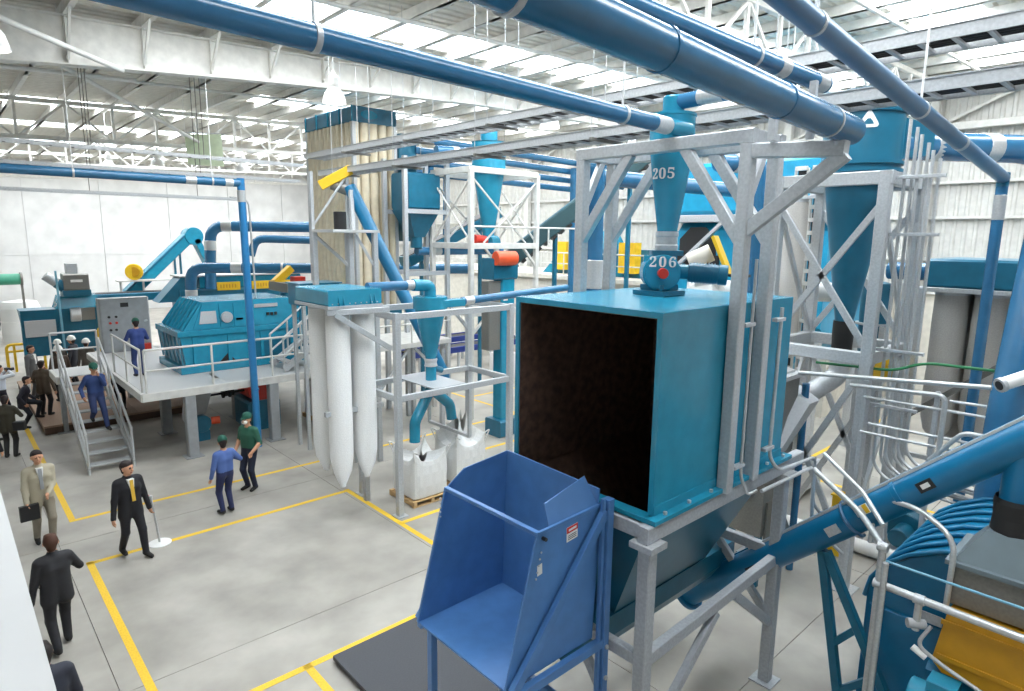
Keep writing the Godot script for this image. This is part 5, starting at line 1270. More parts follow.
	for x in [x0, x1]:
		for z in [z0, z1]:
			bar(t, "post", V(x, 0, z), V(x, 7.8, z), 0.15, M.white_steel)
		for y in [7.8, 5.5, 3.4]: bar(t, "cross_rail", V(x, y, z0), V(x, y, z1), 0.12, M.white_steel, 0.18)
		bar(t, "wind_brace", V(x, 7.6, z0), V(x, 5.6, z1), 0.05, M.white_steel)
		bar(t, "wind_brace", V(x, 7.6, z1), V(x, 5.6, z0), 0.05, M.white_steel)
	for z in [z0, z1]:
		for y in [7.8, 5.5, 3.4]: bar(t, "rail", V(x0, y, z), V(x1, y, z), 0.12, M.white_steel, 0.18)
		bar(t, "wind_brace", V(x0, 7.6, z), V((x0 + x1) / 2 + 0.9, 5.6, z), 0.05, M.white_steel)
		bar(t, "wind_brace", V(x1, 7.6, z), V((x0 + x1) / 2 - 0.9, 5.6, z), 0.05, M.white_steel)
		bar(t, "knee_brace", V(x0, 2.7, z), V(x0 + 0.7, 3.35, z), 0.08, M.white_steel)
		bar(t, "knee_brace", V(x1, 4.8, z), V(x1 - 0.6, 5.45, z), 0.08, M.white_steel)
	railing(t, [V(x0, 5.55, z1 + 0.05), V(x1 + 2.2, 5.55, z1 + 0.05)], 0.55, M.white_steel, false)
	var c := thing("cyclone", "far teal cyclone standing in the white braced tower", "cyclone", V(13.7, 5.4, -16.2))
	var o := Transform3D(Basis(), V(13.7, 0, -16.2))
	part(c, "barrel", G.new().lathe([Vector2(0.5, 7.78), Vector2(0.55, 7.78), Vector2(0.55, 8.75), Vector2(0.58, 8.78), Vector2(0, 8.8)], o, 28), M.teal)
	part(c, "outlet_pipe", G.new().lathe([Vector2(0.28, 8.78), Vector2(0.28, 9.15), Vector2(0, 9.2)], o, 22), M.teal)
	part(c, "cone", G.new().lathe([Vector2(0.16, 5.4), Vector2(0.17, 5.7), Vector2(0.45, 7.5), Vector2(0.5, 7.8)], o, 28), M.teal)
	part(c, "valve", G.new().cyl(V(13.4, 5.62, -15.9), V(13.9, 5.62, -16.1), 0.22, 16), M.teal)
	part(c, "red_motor", G.new().cyl(V(12.7, 5.7, -15.75), V(13.25, 5.66, -15.85), 0.16, 16), M.red)
	duct("cyclone_inlet_duct", "blue duct entering the far teal cyclone from the bag house", [V(11.9, 8.4, -16.6), V(13.3, 8.45, -16.5)], 0.15, M.duct, [[V(12.6, 8.43, -16.55), V(1, 0.03, 0.05), 0.25]], 0.2)
	for k in 2:
		var x := 13.3 + k * 0.7
		duct("upright_duct", ["blue upright duct behind the far cyclone, landing low on the belt", "blue upright duct behind the far cyclone, nearer to its cone"][k], [V(x, 8.2, -18.9), V(x, 5.5 + k * 0.3, -18.95)], 0.12, M.duct, [[V(x, 6.2, -18.93), V(0, 1, 0), 0.3]], 0.2)
	# elevator below with orange motor
	var el := thing("elevator_leg", "teal elevator leg with orange motor below the far cyclone", "elevator", V(12.0, 0, -13.6))
	part(el, "casing", G.new().box(V(11.85, 0.5, -13.8), V(12.35, 5.15, -13.4)), M.teal)
	part(el, "front_screen", G.new().box(V(11.4, 2.6, -13.8), V(11.85, 4.55, -13.45)), M.grey_machine)
	part(el, "head", G.new().box(V(11.5, 4.6, -13.9), V(12.4, 5.2, -13.35)), M.teal_dark)
	part(el, "orange_motor", G.new().cyl(V(11.5, 5.2, -13.3), V(12.15, 5.2, -13.2), 0.2, 18), M.orange)
	part(el, "foot", G.new().box(V(11.7, 0, -13.95), V(12.5, 0.5, -13.25)), M.teal_dark)
	part(el, "drop_label", G.new().box(V(11.9, 4.0, -13.4), V(12.05, 4.2, -13.385)), M.white)
	# belt conveyors
	var bc := thing("belt_conveyor", "low teal belt conveyor rising behind the far cyclone tower", "conveyor", V(13.5, 3.2, -18.5))
	part(bc, "frame", G.new().beam(V(12.2, 4.9, -18.95), V(16.4, 6.7, -18.95), 0.7, 0.35), M.teal_dark)
	part(bc, "belt", G.new().beam(V(12.2, 5.1, -18.95), V(16.4, 6.9, -18.95), 0.55, 0.03), M.rubber)
	for q in [[12.9, 5.0], [15.6, 6.2]]: bar(bc, "leg", V(q[0], 0, -18.95), V(q[0], q[1], -18.95), 0.12, M.teal_dark)
	var ic := thing("dark_conveyor", "dark green inclined flight conveyor climbing in front of the ribbed wall", "conveyor", V(17.0, 0, -14.8))
	var p0 := V(15.5, 4.94, -17.25); var p1 := V(19.6, 8.75, -14.4)
	part(ic, "casing", G.new().beam(p0, p1, 0.6, 0.6), mat("dark_green", Color8(34, 70, 76), 0.5))
	for k in 18: part(ic, "flight", G.new().beam(p0.lerp(p1, (k + 0.3) / 18.0) + V(0.1, -0.33, 0.1), p0.lerp(p1, (k + 0.75) / 18.0) + V(0.1, -0.3, 0.1), 0.52, 0.12), M.rubber)
	for h in [0.35, 0.6]: part(ic, "side_rail", G.new().beam(p0 + V(0.18, h, 0.28), p1 + V(0.18, h, 0.28), 0.05), M.teal_dark)
	for k in 6: part(ic, "side_post", G.new().beam(p0.lerp(p1, k / 5.0) + V(0.18, 0.2, 0.28), p0.lerp(p1, k / 5.0) + V(0.18, 0.62, 0.28), 0.05), M.teal_dark)
	for q in [0.35, 0.9]: bar(ic, "leg", Vector3(p0.lerp(p1, q).x, 0, p0.lerp(p1, q).z), p0.lerp(p1, q) - V(0, 0.3, 0), 0.14, M.teal_dark)
	# navy benches
	for k in 2:
		var nb := thing("roller_bench", ["navy roller bench with black belt on grey legs, front one", "navy roller bench with black belt on grey legs, rear one"][k], "bench", V(17.2, 0, -22 - k * 2.2))
		var z := -21.4 - k * 2.3
		part(nb, "side_beam", G.new().box(V(14.0, 0.85, z), V(20.5, 1.1, z + 0.08)), M.navy)
		part(nb, "side_beam", G.new().box(V(14.0, 0.85, z - 0.9), V(20.5, 1.1, z - 0.82)), M.navy)
		part(nb, "belt", G.new().box(V(14.05, 1.0, z - 0.82), V(20.45, 1.06, z)), M.rubber)
		for x in [14.4, 16.4, 18.4, 20.2]:
			for dz in [0.04, -0.86]: bar(nb, "leg", V(x, 0, z + dz), V(x, 0.85, z + dz), 0.09, m)
	var wp := thing("sorting_table", "pale grey sorting table on legs behind the filling frame", "table", V(12.6, 0, -17.0))
	part(wp, "top", G.new().box(V(8.6, 2.6, -17.2), V(11.4, 2.75, -15.2)), M.white_steel)
	for q in [[8.8, -17.0], [11.2, -17.0], [8.8, -15.4], [11.2, -15.4]]: bar(wp, "leg", V(q[0], 0, q[1]), V(q[0], 2.6, q[1]), 0.12, m)
	railing(wp, [V(8.62, 2.75, -15.22), V(11.38, 2.75, -15.22)], 1.05, M.white_steel)
	bar(wp, "brace", V(8.8, 1.2, -15.4), V(10.0, 2.55, -15.4), 0.08, m)
	bar(wp, "brace", V(11.2, 1.6, -15.4), V(10.2, 2.55, -15.4), 0.08, m)

# ------------------------------------------------------------------ far right side
func far_side() -> void:
	var m: Material = M.galv
	var z := thing("mezzanine", "cream walled mezzanine against the ribbed wall carrying teal machines", "mezzanine", V(23.5, 0, -17))
	part(z, "wall", G.new().raw(V(21.2, 0, -34.0), V(25.6, 3.9, -8.0)), M.cream)
	part(z, "slab", G.new().box(V(21.0, 3.9, -34.2), V(25.7, 4.1, -7.8)), M.cream)
	railing(z, [V(21.15, 4.1, -30.0), V(21.15, 4.1, -8.0)], 1.0, M.white_steel)
	for k in 3:
		var zz: float = [-19.6, -15.65, -10.2][k]
		var t := thing("granulator_line", ["teal granulator with yellow guard, furthest along the mezzanine", "teal granulator with yellow guard, middle of the mezzanine", "teal granulator with yellow guard at the mezzanine end behind the tower"][k], "machine", V(23, 4.1, zz))
		part(t, "body", G.new().taper([22.2, 24.2, zz - 1.5, zz + 1.5], 4.1, [22.4, 24.2, zz - 1.3, zz + 1.3], 5.3), M.teal_dark)
		part(t, "hood", G.new().taper([22.6, 24.0, zz - 0.2, zz + 1.2], 5.3, [22.9, 23.7, zz + 0.2, zz + 0.9], 6.1), M.teal)
		part(t, "yellow_guard", G.new().box(V(21.9, 4.3, zz - 1.6), V(22.35, 5.6, zz - 0.7)), M.yellow)
		part(t, "chute", G.new().slab("x", [Vector2(zz - 1.6, 4.1), Vector2(zz - 2.6, 4.1), Vector2(zz - 1.6, 5.0)], 22.3, 23.4), M.teal)
		part(t, "motor", G.new().cyl(V(22.1, 4.5, zz + 0.2), V(22.1, 4.5, zz + 0.9), 0.28, 16), M.teal_dark)
	# big teal silo
	var s := thing("square_silo", "huge bright teal square silo wall behind the numbered cyclone", "silo", V(17.2, 0, -8.2))
	var bright := mat("silo_teal", Color8(20, 146, 186), 0.35)
	part(s, "upper_wall", G.new().box(V(16.0, 6.45, -10.6), V(19.0, 7.85, -6.2)), bright)
	part(s, "belt_beam", G.new().box(V(15.85, 6.25, -10.75), V(19.1, 6.45, -6.1)), M.galv)
	part(s, "lower_wall", G.new().box(V(16.1, 3.4, -10.5), V(18.9, 6.25, -6.3)), bright)
	for q in [[16.2, -10.4], [18.8, -10.4], [16.2, -6.4], [18.8, -6.4]]: bar(s, "leg", V(q[0], 0, q[1]), V(q[0], 3.4, q[1]), 0.2, m)
	part(s, "cone", G.new().taper([17.1, 17.9, -8.8, -8.0], 1.6, [16.1, 18.9, -10.5, -6.3], 3.4), bright)
	var oc := []
	for k in 8: oc.push_back(Vector2(-9.85 + 0.62 * cos(TAU * (k + 0.5) / 8), 5.55 + 0.62 * sin(TAU * (k + 0.5) / 8)))
	part(s, "octagon_port", G.new().slab("x", oc, 16.05, 16.1), M.black, "black eight-sided plate painted as the dark opening")  # black plate paints the darkness of the open port
	part(s, "port_frame", G.new().slab("x", [Vector2(-10.55, 5.35), Vector2(-9.15, 5.35), Vector2(-9.15, 5.1), Vector2(-10.55, 5.1)], 16.0, 16.08), M.black)
	bar(s, "stay", V(15.8, 4.5, -10.9), V(15.8, 6.3, -8.9), 0.1, m)
	# upright blue duct behind the frame
	duct("upright_duct", "bright blue upright duct with grey band between the portal columns", [V(9.54, 7.1, -8.14), V(9.35, 0.0, -7.95)], 0.19, M.duct, [[V(9.47, 5.1, -8.07), V(0.027, 1, 0.027), 0.55]], 0.2)
	duct("bent_duct", "blue duct bending behind the bracket arm", [V(11.0, 7.2, -6.4), V(12.2, 7.25, -6.2), V(12.3, 0.0, -6.2)], 0.17, M.duct, [[V(11.5, 7.22, -6.3), V(1, 0.03, 0.1), 0.3]], 0.3)
	duct("back_duct", "blue duct passing behind cyclone 205 under the frame beam", [V(9.5, 6.95, -8.2), V(15.9, 6.9, -7.4)], 0.16, M.duct, [], 0.2)
	# white pump drive with yellow plate
	var p := thing("white_pump", "white pump with motor and yellow plate behind the rotary valve", "pump", V(10.9, 0, -6.4))
	part(p, "base", G.new().taper([10.5, 11.3, -6.8, -6.0], 4.4, [10.7, 11.1, -6.6, -6.2], 4.95), M.white)
	part(p, "stand", G.new().box(V(10.55, 0, -6.75), V(11.25, 4.4, -6.05)), M.cream)
	part(p, "volute", G.new().cyl(V(10.8, 5.1, -6.6), V(11.0, 5.05, -6.2), 0.24, 18), M.white)
	part(p, "motor", G.new().cyl(V(10.75, 5.35, -6.75), V(10.95, 5.55, -6.4), 0.17, 16), M.cream)
	part(p, "yellow_plate", G.new().beam(V(10.95, 5.15, -6.0), V(10.85, 5.85, -6.3), 0.4, 0.06), M.yellow)
	duct("white_pipe", "thick white horizontal pipe behind the cable ladders", [V(11.8, 4.75, -7.4), V(13.6, 4.75, -5.2)], 0.2, M.white, [], 0.2)
	for q in [[12.0, -7.1], [13.4, -5.5]]: bar(get_node("white_pipe"), "support", V(q[0], 0, q[1]), V(q[0], 4.56, q[1]), 0.1, m)
	var g := thing("yellow_valve", "yellow gear drive mounted low behind the grey tower column", "gear drive", V(12.7, 0, -3.9))
	part(g, "housing", G.new().cyl(V(12.5, 3.45, -3.85), V(12.9, 3.6, -3.6), 0.22, 16), M.yellow)
	part(g, "bracket", G.new().box(V(12.5, 0, -4.0), V(12.7, 3.3, -3.8)), m)
	var bn := thing("hanging_banner", "translucent pale green banner hanging under the truss", "banner", V(8.2, 8.4, -26.4))
	part(bn, "sheet", G.new().hexa([V(7.55, 8.35, -26.5), V(8.8, 8.35, -26.3), V(8.8, 8.35, -26.32), V(7.55, 8.35, -26.52)], [V(7.5, 9.45, -26.5), V(8.75, 9.55, -26.3), V(8.75, 9.55, -26.32), V(7.5, 9.45, -26.52)]), cloth_banner())
	bar(bn, "rod", V(7.4, 9.5, -26.5), V(8.85, 9.58, -26.3), 0.03, m)
	for x in [7.5, 8.7]: rod(bn, "cord", V(x, 9.52, -26.42), V(x, roof_y(x) + 0.25, -26.42), 0.01, M.white, 6)

func cloth_banner() -> StandardMaterial3D:
	var m := mat("banner", Color8(206, 220, 188), 0.85)
	m.backlight = Color(0.7, 0.76, 0.62)
	return m

# ------------------------------------------------------------------ high bay lamps
func lamps() -> void:
	var spots := [[V(7.1, 8.75, -13.8), "high bay lamp hanging in front of the beige bag house"], [V(0.74, 8.0, -10.33), "high bay lamp hanging left of the deep white girder"], [V(6.9, 8.35, -28.1), "high bay lamp hanging before the white wall, nearer pair, right"], [V(5.6, 8.3, -30.0), "high bay lamp hanging before the white wall, smallest"], [V(9.4, 8.2, -26.0), "high bay lamp hanging near the pale green banner"], [V(12.2, 8.6, -12.0), "high bay lamp hanging over the bulk bag filling frame"], [V(8.3, 9.0, -6.6), "high bay lamp hanging right above the cable trays"], [V(14.5, 8.9, -6.8), "high bay lamp hanging before the bright teal silo"], [V(17.0, 8.4, -13.0), "high bay lamp hanging by the dark flight conveyor"]]
	for q in spots:
		var o := thing("high_bay_lamp", q[1], "lamp", q[0], "high bay lamps")
		var t := Transform3D(Basis(), q[0])
		part(o, "reflector", G.new().lathe([Vector2(0.26, -0.02), Vector2(0.27, -0.02), Vector2(0.22, 0.16), Vector2(0.12, 0.3), Vector2(0.11, 0.3), Vector2(0.21, 0.15), Vector2(0.26, -0.02)], t, 24), M.white)
		part(o, "ballast", G.new().lathe([Vector2(0, 0.29), Vector2(0.11, 0.29), Vector2(0.13, 0.36), Vector2(0.12, 0.52), Vector2(0.06, 0.58), Vector2(0.03, 0.66), Vector2(0, 0.66)], t, 18), M.white)
		part(o, "bulb", G.new().lathe([Vector2(0, 0.02), Vector2(0.06, 0.04), Vector2(0.08, 0.12), Vector2(0.05, 0.24), Vector2(0, 0.28)], t, 16), M.bulb)
		rod(o, "cable", q[0] + V(0, 0.64, 0), Vector3(q[0].x, roof_y(q[0].x) + 0.27, q[0].z), 0.012, M.white, 6)
		var l := OmniLight3D.new()
		l.name = "lamp_light"
		l.light_energy = 0.25
		l.light_color = Color(1, 0.98, 0.94)
		l.light_size = 0.08; l.omni_range = 60; l.omni_attenuation = 2.0; l.shadow_enabled = true
		l.position = V(0, -0.06, 0)
		o.add_child(l)

# ------------------------------------------------------------------ people
class Field:
	var o: Vector3
	var h: float
	var nx: int; var ny: int; var nz: int
	var d := PackedFloat32Array()
	var near := PackedFloat32Array()
	var ci := PackedByteArray()
	func _init(lo: Vector3, hi: Vector3, cell: float) -> void:
		o = lo; h = cell
		nx = int(ceil((hi.x - lo.x) / h)) + 1; ny = int(ceil((hi.y - lo.y) / h)) + 1; nz = int(ceil((hi.z - lo.z) / h)) + 1
		d.resize(nx * ny * nz); d.fill(1.0)
		near.resize(nx * ny * nz); near.fill(1.0)
		ci.resize(nx * ny * nz)
	func cap(a: Vector3, b: Vector3, ra: float, rb: float, col: int, k := 0.04) -> void:
		var r := maxf(ra, rb) + k + h * 2
		var lo := ((Vector3(minf(a.x, b.x), minf(a.y, b.y), minf(a.z, b.z)) - Vector3.ONE * r - o) / h).floor()
		var hi := ((Vector3(maxf(a.x, b.x), maxf(a.y, b.y), maxf(a.z, b.z)) + Vector3.ONE * r - o) / h).ceil()
		var ab := b - a
		var inv := 1.0 / maxf(ab.length_squared(), 0.000001)
		for i in range(maxi(0, int(lo.x)), mini(nx, int(hi.x) + 1)):
			for j in range(maxi(0, int(lo.y)), mini(ny, int(hi.y) + 1)):
				var at := (i * ny + j) * nz
				for q in range(maxi(0, int(lo.z)), mini(nz, int(hi.z) + 1)):
					var p := o + Vector3(i, j, q) * h - a
					var t := clampf(p.dot(ab) * inv, 0.0, 1.0)
					var e := (p - ab * t).length() - (ra + (rb - ra) * t)
					var c := d[at + q]
					if e < near[at + q]:
						near[at + q] = e; ci[at + q] = col
					var s := maxf(k - absf(e - c), 0.0)
					d[at + q] = minf(e, c) - s * s / (4.0 * k)
	func out(g: G, cols: Array) -> void:
		var idx := PackedInt32Array()
		idx.resize(nx * ny * nz); idx.fill(-1)
		var vs := PackedVector3Array(); var ns := PackedVector3Array(); var cs := PackedColorArray()
		var sy := nz; var sx := ny * nz
		var off := [0, sx, sy, sx + sy, 1, sx + 1, sy + 1, sx + sy + 1]
		for i in nx - 1:
			for j in ny - 1:
				for q in nz - 1:
					var at := i * sx + j * sy + q
					var m := 0
					for e in 8:
						if d[at + off[e]] < 0: m += 1
					if m == 0 or m == 8: continue
					var sum := Vector3.ZERO; var cnt := 0
					var best := 9.0; var bc := 0
					for e in 8:
						var v0 := d[at + off[e]]
						if near[at + off[e]] < best: best = near[at + off[e]]; bc = ci[at + off[e]]
						for b in 3:
							if e & (1 << b): continue
							var v1 := d[at + off[e | (1 << b)]]
							if (v0 < 0) == (v1 < 0): continue
							var t := v0 / (v0 - v1)
							var p := Vector3(e & 1, (e >> 1) & 1, (e >> 2) & 1)
							p[b] += t
							sum += p; cnt += 1
					idx[at] = vs.size()
					vs.push_back(o + (Vector3(i, j, q) + sum / cnt) * h)
					var gx := d[at + sx] + d[at + sx + sy] + d[at + sx + 1] + d[at + sx + sy + 1] - d[at] - d[at + sy] - d[at + 1] - d[at + sy + 1]
					var gy := d[at + sy] + d[at + sx + sy] + d[at + sy + 1] + d[at + sx + sy + 1] - d[at] - d[at + sx] - d[at + 1] - d[at + sx + 1]
					var gz := d[at + 1] + d[at + sx + 1] + d[at + sy + 1] + d[at + sx + sy + 1] - d[at] - d[at + sx] - d[at + sy] - d[at + sx + sy]
					ns.push_back(Vector3(gx, gy, gz).normalized())
					cs.push_back(cols[bc])
		var st := [sx, sy, 1]
		for i in range(1, nx - 1):
			for j in range(1, ny - 1):
				for q in range(1, nz - 1):
					var at := i * sx + j * sy + q
					var in0 := d[at] < 0
					for b in 3:
						if in0 == (d[at + st[b]] < 0): continue
						var u: int = st[(b + 1) % 3]; var w: int = st[(b + 2) % 3]
						var r := [idx[at - u - w], idx[at - w], idx[at], idx[at - u]]
						if r[0] < 0 or r[1] < 0 or r[2] < 0 or r[3] < 0: continue
						if not in0: r.reverse()
						for t in [[0, 1, 2], [0, 2, 3]]:
							g.tri(vs[r[t[0]]], vs[r[t[1]]], vs[r[t[2]]], ns[r[t[0]]], ns[r[t[1]]], ns[r[t[2]]])
							g.c.push_back(cs[r[t[0]]]); g.c.push_back(cs[r[t[2]]]); g.c.push_back(cs[r[t[1]]])

func joint(a: Vector3, b: Vector3, la: float, lb: float, pole: Vector3) -> Vector3:
	var d := b - a
	var l := minf(d.length(), (la + lb) * 0.999)
	var n := d.normalized()
	var x := (la * la - lb * lb + l * l) / (2 * l)
	var y := sqrt(maxf(la * la - x * x, 0.0))
	var p := (pole - n * pole.dot(n)).normalized()
	return a + n * x + p * y

func lin(c: Color) -> Color: return c.srgb_to_linear()

# local frame: the person faces -z, right hand towards +x, ground at y = 0
func person(label: String, at: Vector3, turn: float, p: Dictionary) -> Node3D:
	var root := thing("person", label, "person", at)
	bases[root] = Vector3.ZERO
	root.rotation.y = turn
	var s: float = p.get("s", 1.0)
	root.scale = Vector3.ONE * s
	var top: Color = p.get("top", Color8(30, 32, 40)); var low: Color = p.get("low", Color8(26, 28, 36))
	var skin: Color = p.get("skin", Color8(196, 146, 116)); var shoe := Color8(24, 22, 22); var hair: Color = p.get("hair", Color8(34, 26, 22))
	var sleeve: Color = skin if p.get("short", false) else top
	var cols := [lin(top), lin(low), lin(skin), lin(shoe), lin(sleeve), lin(Color8(30, 24, 22)), lin(Color8(150, 78, 70)), lin(Color8(238, 236, 230))]
	var lean: float = p.get("lean", 0.0)       # forward shift of the shoulders
	var hy: float = p.get("hip", 0.92)
	var lf: Vector3 = p.get("lf", V(-0.1, 0.08, 0.0)); var rf: Vector3 = p.get("rf", V(0.1, 0.08, 0.0))
	var lh: Vector3 = p.get("lh", V(-0.3, 0.8, -0.04)); var rh: Vector3 = p.get("rh", V(0.3, 0.8, -0.04))
	var drop := hy - 0.92
	var chest := V(0, 1.28 + drop - absf(lean) * 0.25, -lean * 0.8); var neck := V(0, 1.45 + drop - absf(lean) * 0.35, -lean)
	var g := G.new()
	var f := Field.new(V(-0.62, -0.02, -0.75), V(0.62, 1.62, 0.62), 0.024)
	var suit: bool = p.get("suit", false)
	# trunk
	for x in [-0.065, 0.065]:
		f.cap(V(x, hy + 0.02, 0), V(x, hy + 0.18, -lean * 0.25), 0.11, 0.1, 1 if not suit else 0, 0.04)
		f.cap(V(x, hy + 0.12, -lean * 0.2), chest + V(x, 0, 0), 0.112, 0.125, 0, 0.05)
		f.cap(chest + V(x, 0, 0), neck + V(x * 1.2, -0.09, 0.01), 0.125, 0.085, 0, 0.05)
		if suit: f.cap(V(x * 1.1, hy + 0.05, 0), V(x * 1.45, hy - 0.13, 0.0), 0.112, 0.112, 0, 0.03)
	f.cap(neck + V(-0.15, -0.06, 0.01), neck + V(0.15, -0.06, 0.01), 0.075, 0.075, 0, 0.05)
	f.cap(neck + V(0, -0.05, 0.01), neck + V(0, 0.08, -0.01 - lean * 0.1), 0.058, 0.052, 2, 0.03)
	if suit: f.cap(neck + V(0, -0.06, 0.0), neck + V(0, 0.015, 0.005), 0.07, 0.066, 0, 0.02)
	for k in 2:
		var sg := -1.0 if k == 0 else 1.0
		var ft := lf if k == 0 else rf
		var hip := V(0.09 * sg, hy - 0.02, 0)
		var kn := joint(hip, ft, 0.43, 0.42, V(sg * 0.12, 0.05, -1))
		f.cap(hip, kn, 0.098, 0.068, 1, 0.03)
		f.cap(kn, ft + V(0, 0.03, 0), 0.07, 0.055, 1, 0.02)
		f.cap(ft + V(0, -0.015, 0.03), ft + V(sg * 0.02, -0.04, -0.15), 0.048, 0.04, 3, 0.02)
		var sh := neck + V(0.185 * sg, -0.075, 0.01)
		var hd := lh if k == 0 else rh
		var el := joint(sh, hd, 0.29, 0.26, V(sg * 0.55, -0.5, 0.7))
		f.cap(sh, el, 0.066, 0.052, 0, 0.03)
		f.cap(el, hd, 0.05, 0.036 if p.get("short", false) else 0.045, 4, 0.02)
		# hand on a finer grid
		var wd := (hd - el).normalized()
		var hf := Field.new(hd - Vector3.ONE * 0.17, hd + Vector3.ONE * 0.17, 0.0095)
		var side := wd.cross(V(sg, 0.2, 0.1)).normalized()      # across the knuckles
		var pal := side.cross(wd).normalized() * -sg
		if absf(wd.dot(V(sg, 0.2, 0.1))) > 0.95: side = V(0, 0, 1)
		var pm := hd + wd * 0.075
		hf.cap(hd - wd * 0.05, hd + wd * 0.03, 0.03, 0.028, 2, 0.02)
		hf.cap(hd + wd * 0.03 - side * 0.018, pm - side * 0.026, 0.02, 0.016, 2, 0.02)
		hf.cap(hd + wd * 0.03 + side * 0.018, pm + side * 0.026, 0.02, 0.016, 2, 0.02)
		for q in 4:
			var b := pm + side * (-0.031 + q * 0.0207)
			var l: float = [0.062, 0.072, 0.068, 0.052][q]
			var mid := b + wd * l * 0.55 + pal * l * 0.15
			hf.cap(b, mid, 0.0105, 0.0095, 2, 0.006)
			hf.cap(mid, mid + wd * l * 0.3 + pal * l * 0.4, 0.0095, 0.008, 2, 0.006)
		var tb := hd + wd * 0.025 - side * 0.03
		hf.cap(tb, tb + wd * 0.04 - side * 0.022 + pal * 0.012, 0.0125, 0.011, 2, 0.01)
		hf.cap(tb + wd * 0.04 - side * 0.022 + pal * 0.012, tb + wd * 0.07 - side * 0.02 + pal * 0.025, 0.011, 0.009, 2, 0.006)
		hf.out(g, cols)
	f.out(g, cols)
	# head on its own grid, turned about the neck
	var look: float = p.get("look", 0.0); var nod: float = p.get("nod", 0.0)
	var hb := Basis(Vector3.UP, look) * Basis(Vector3.RIGHT, nod)
	var hc := neck + V(0, 0.16, -0.02 - lean * 0.12)
	var H := func(x: float, y: float, z: float) -> Vector3: return hc + hb * V(x, y, z)
	var hg := Field.new(hc - Vector3.ONE * 0.19, hc + Vector3.ONE * 0.19, 0.0115)
	hg.cap(H.call(0, 0.04, 0.02), H.call(0, 0.035, -0.015), 0.085, 0.082, 2, 0.03)
	hg.cap(H.call(0, 0.0, -0.02), H.call(0, -0.06, -0.045), 0.068, 0.048, 2, 0.04)
	hg.cap(H.call(0, -0.06, 0.02), H.call(0, -0.13, 0.02), 0.05, 0.052, 2, 0.03)
	hg.cap(H.call(0, 0.02, -0.098), H.call(0, -0.022, -0.116), 0.011, 0.016, 2, 0.012)
	for sg in [-1.0, 1.0]:
		hg.cap(H.call(sg * 0.083, 0.02, 0.01), H.call(sg * 0.084, -0.02, 0.005), 0.016, 0.011, 2, 0.008)
		hg.cap(H.call(sg * 0.032, 0.016, -0.092), H.call(sg * 0.034, 0.016, -0.093), 0.008, 0.008, 5, 0.004)
		hg.cap(H.call(sg * 0.018, 0.04, -0.096), H.call(sg * 0.045, 0.042, -0.088), 0.003, 0.003, 5, 0.004)
	hg.cap(H.call(-0.02, -0.056, -0.089), H.call(0.02, -0.056, -0.089), 0.008, 0.008, 6, 0.004)
	if p.get("mask", false):
		hg.cap(H.call(-0.03, -0.035, -0.085), H.call(0.03, -0.035, -0.085), 0.04, 0.04, 7, 0.01)
	hg.out(g, cols)
	put(root, "body", g.mesh(), M.skin_vertex)
	# hair, cap or helmet
	var kind: String = p.get("head", "hair")
	var hairg := Field.new(hc - Vector3.ONE * 0.2, hc + Vector3.ONE * 0.2, 0.0125)
	hairg.cap(H.call(0, 0.055, 0.03), H.call(0, 0.06, -0.0), 0.09, 0.085, 0, 0.02)
	hairg.cap(H.call(0, 0.02, 0.045), H.call(0, -0.045, 0.05), 0.078, 0.06, 0, 0.03)
	hairg.cap(H.call(-0.045, 0.098, -0.05), H.call(0.045, 0.098, -0.05), 0.022, 0.022, 0, 0.03)
	var hgm := G.new()
	hairg.out(hgm, [lin(hair)])
	put(root, "hair", hgm.mesh(), M.skin_vertex)
	if kind != "hair":
		var cc: Color = p.get("cap", Color8(24, 84, 70))
		var cf := Field.new(hc - Vector3.ONE * 0.24, hc + Vector3.ONE * 0.24, 0.0125)
		cf.cap(H.call(0, 0.075, 0.015), H.call(0, 0.08, -0.005), 0.1 if kind == "cap" else 0.115, 0.098 if kind == "cap" else 0.112, 0, 0.02)
		if kind == "cap":
			for x in [-0.04, 0.0, 0.04]: cf.cap(H.call(x, 0.055, -0.07), H.call(x * 1.1, 0.045, -0.175 + absf(x) * 0.5), 0.014, 0.01, 0, 0.02)
		else:
			for a in 12: cf.cap(H.call(0.115 * cos(a * TAU / 12), 0.045, 0.125 * sin(a * TAU / 12)), H.call(0.115 * cos((a + 1) * TAU / 12), 0.045, 0.125 * sin((a + 1) * TAU / 12)), 0.016, 0.016, 0, 0.02)
		var cg := G.new()
		cf.out(cg, [lin(cc)])
		put(root, "cap" if kind == "cap" else "helmet", cg.mesh(), M.skin_vertex)
	if suit and p.get("front", true):
		var z := -0.145
		put(root, "shirt_front", G.new().hexa([V(-0.012, 1.14 + drop, z - 0.01 - lean * 0.6), V(0.012, 1.14 + drop, z - 0.01 - lean * 0.6), V(0.012, 1.14 + drop, z + 0.05 - lean * 0.6), V(-0.012, 1.14 + drop, z + 0.05 - lean * 0.6)], [V(-0.055, 1.44 + drop, -0.118 - lean), V(0.055, 1.44 + drop, -0.118 - lean), V(0.055, 1.44 + drop, -0.02 - lean), V(-0.055, 1.44 + drop, -0.02 - lean)]).mesh(), M.white)
		if p.has("tie"): put(root, "tie", G.new().beam(V(0, 1.43 + drop, -0.128 - lean), V(0, 1.06 + drop, z - 0.022 - lean * 0.5), 0.055, 0.014, V(0, 0, 1)).mesh(), p.tie)
	return root

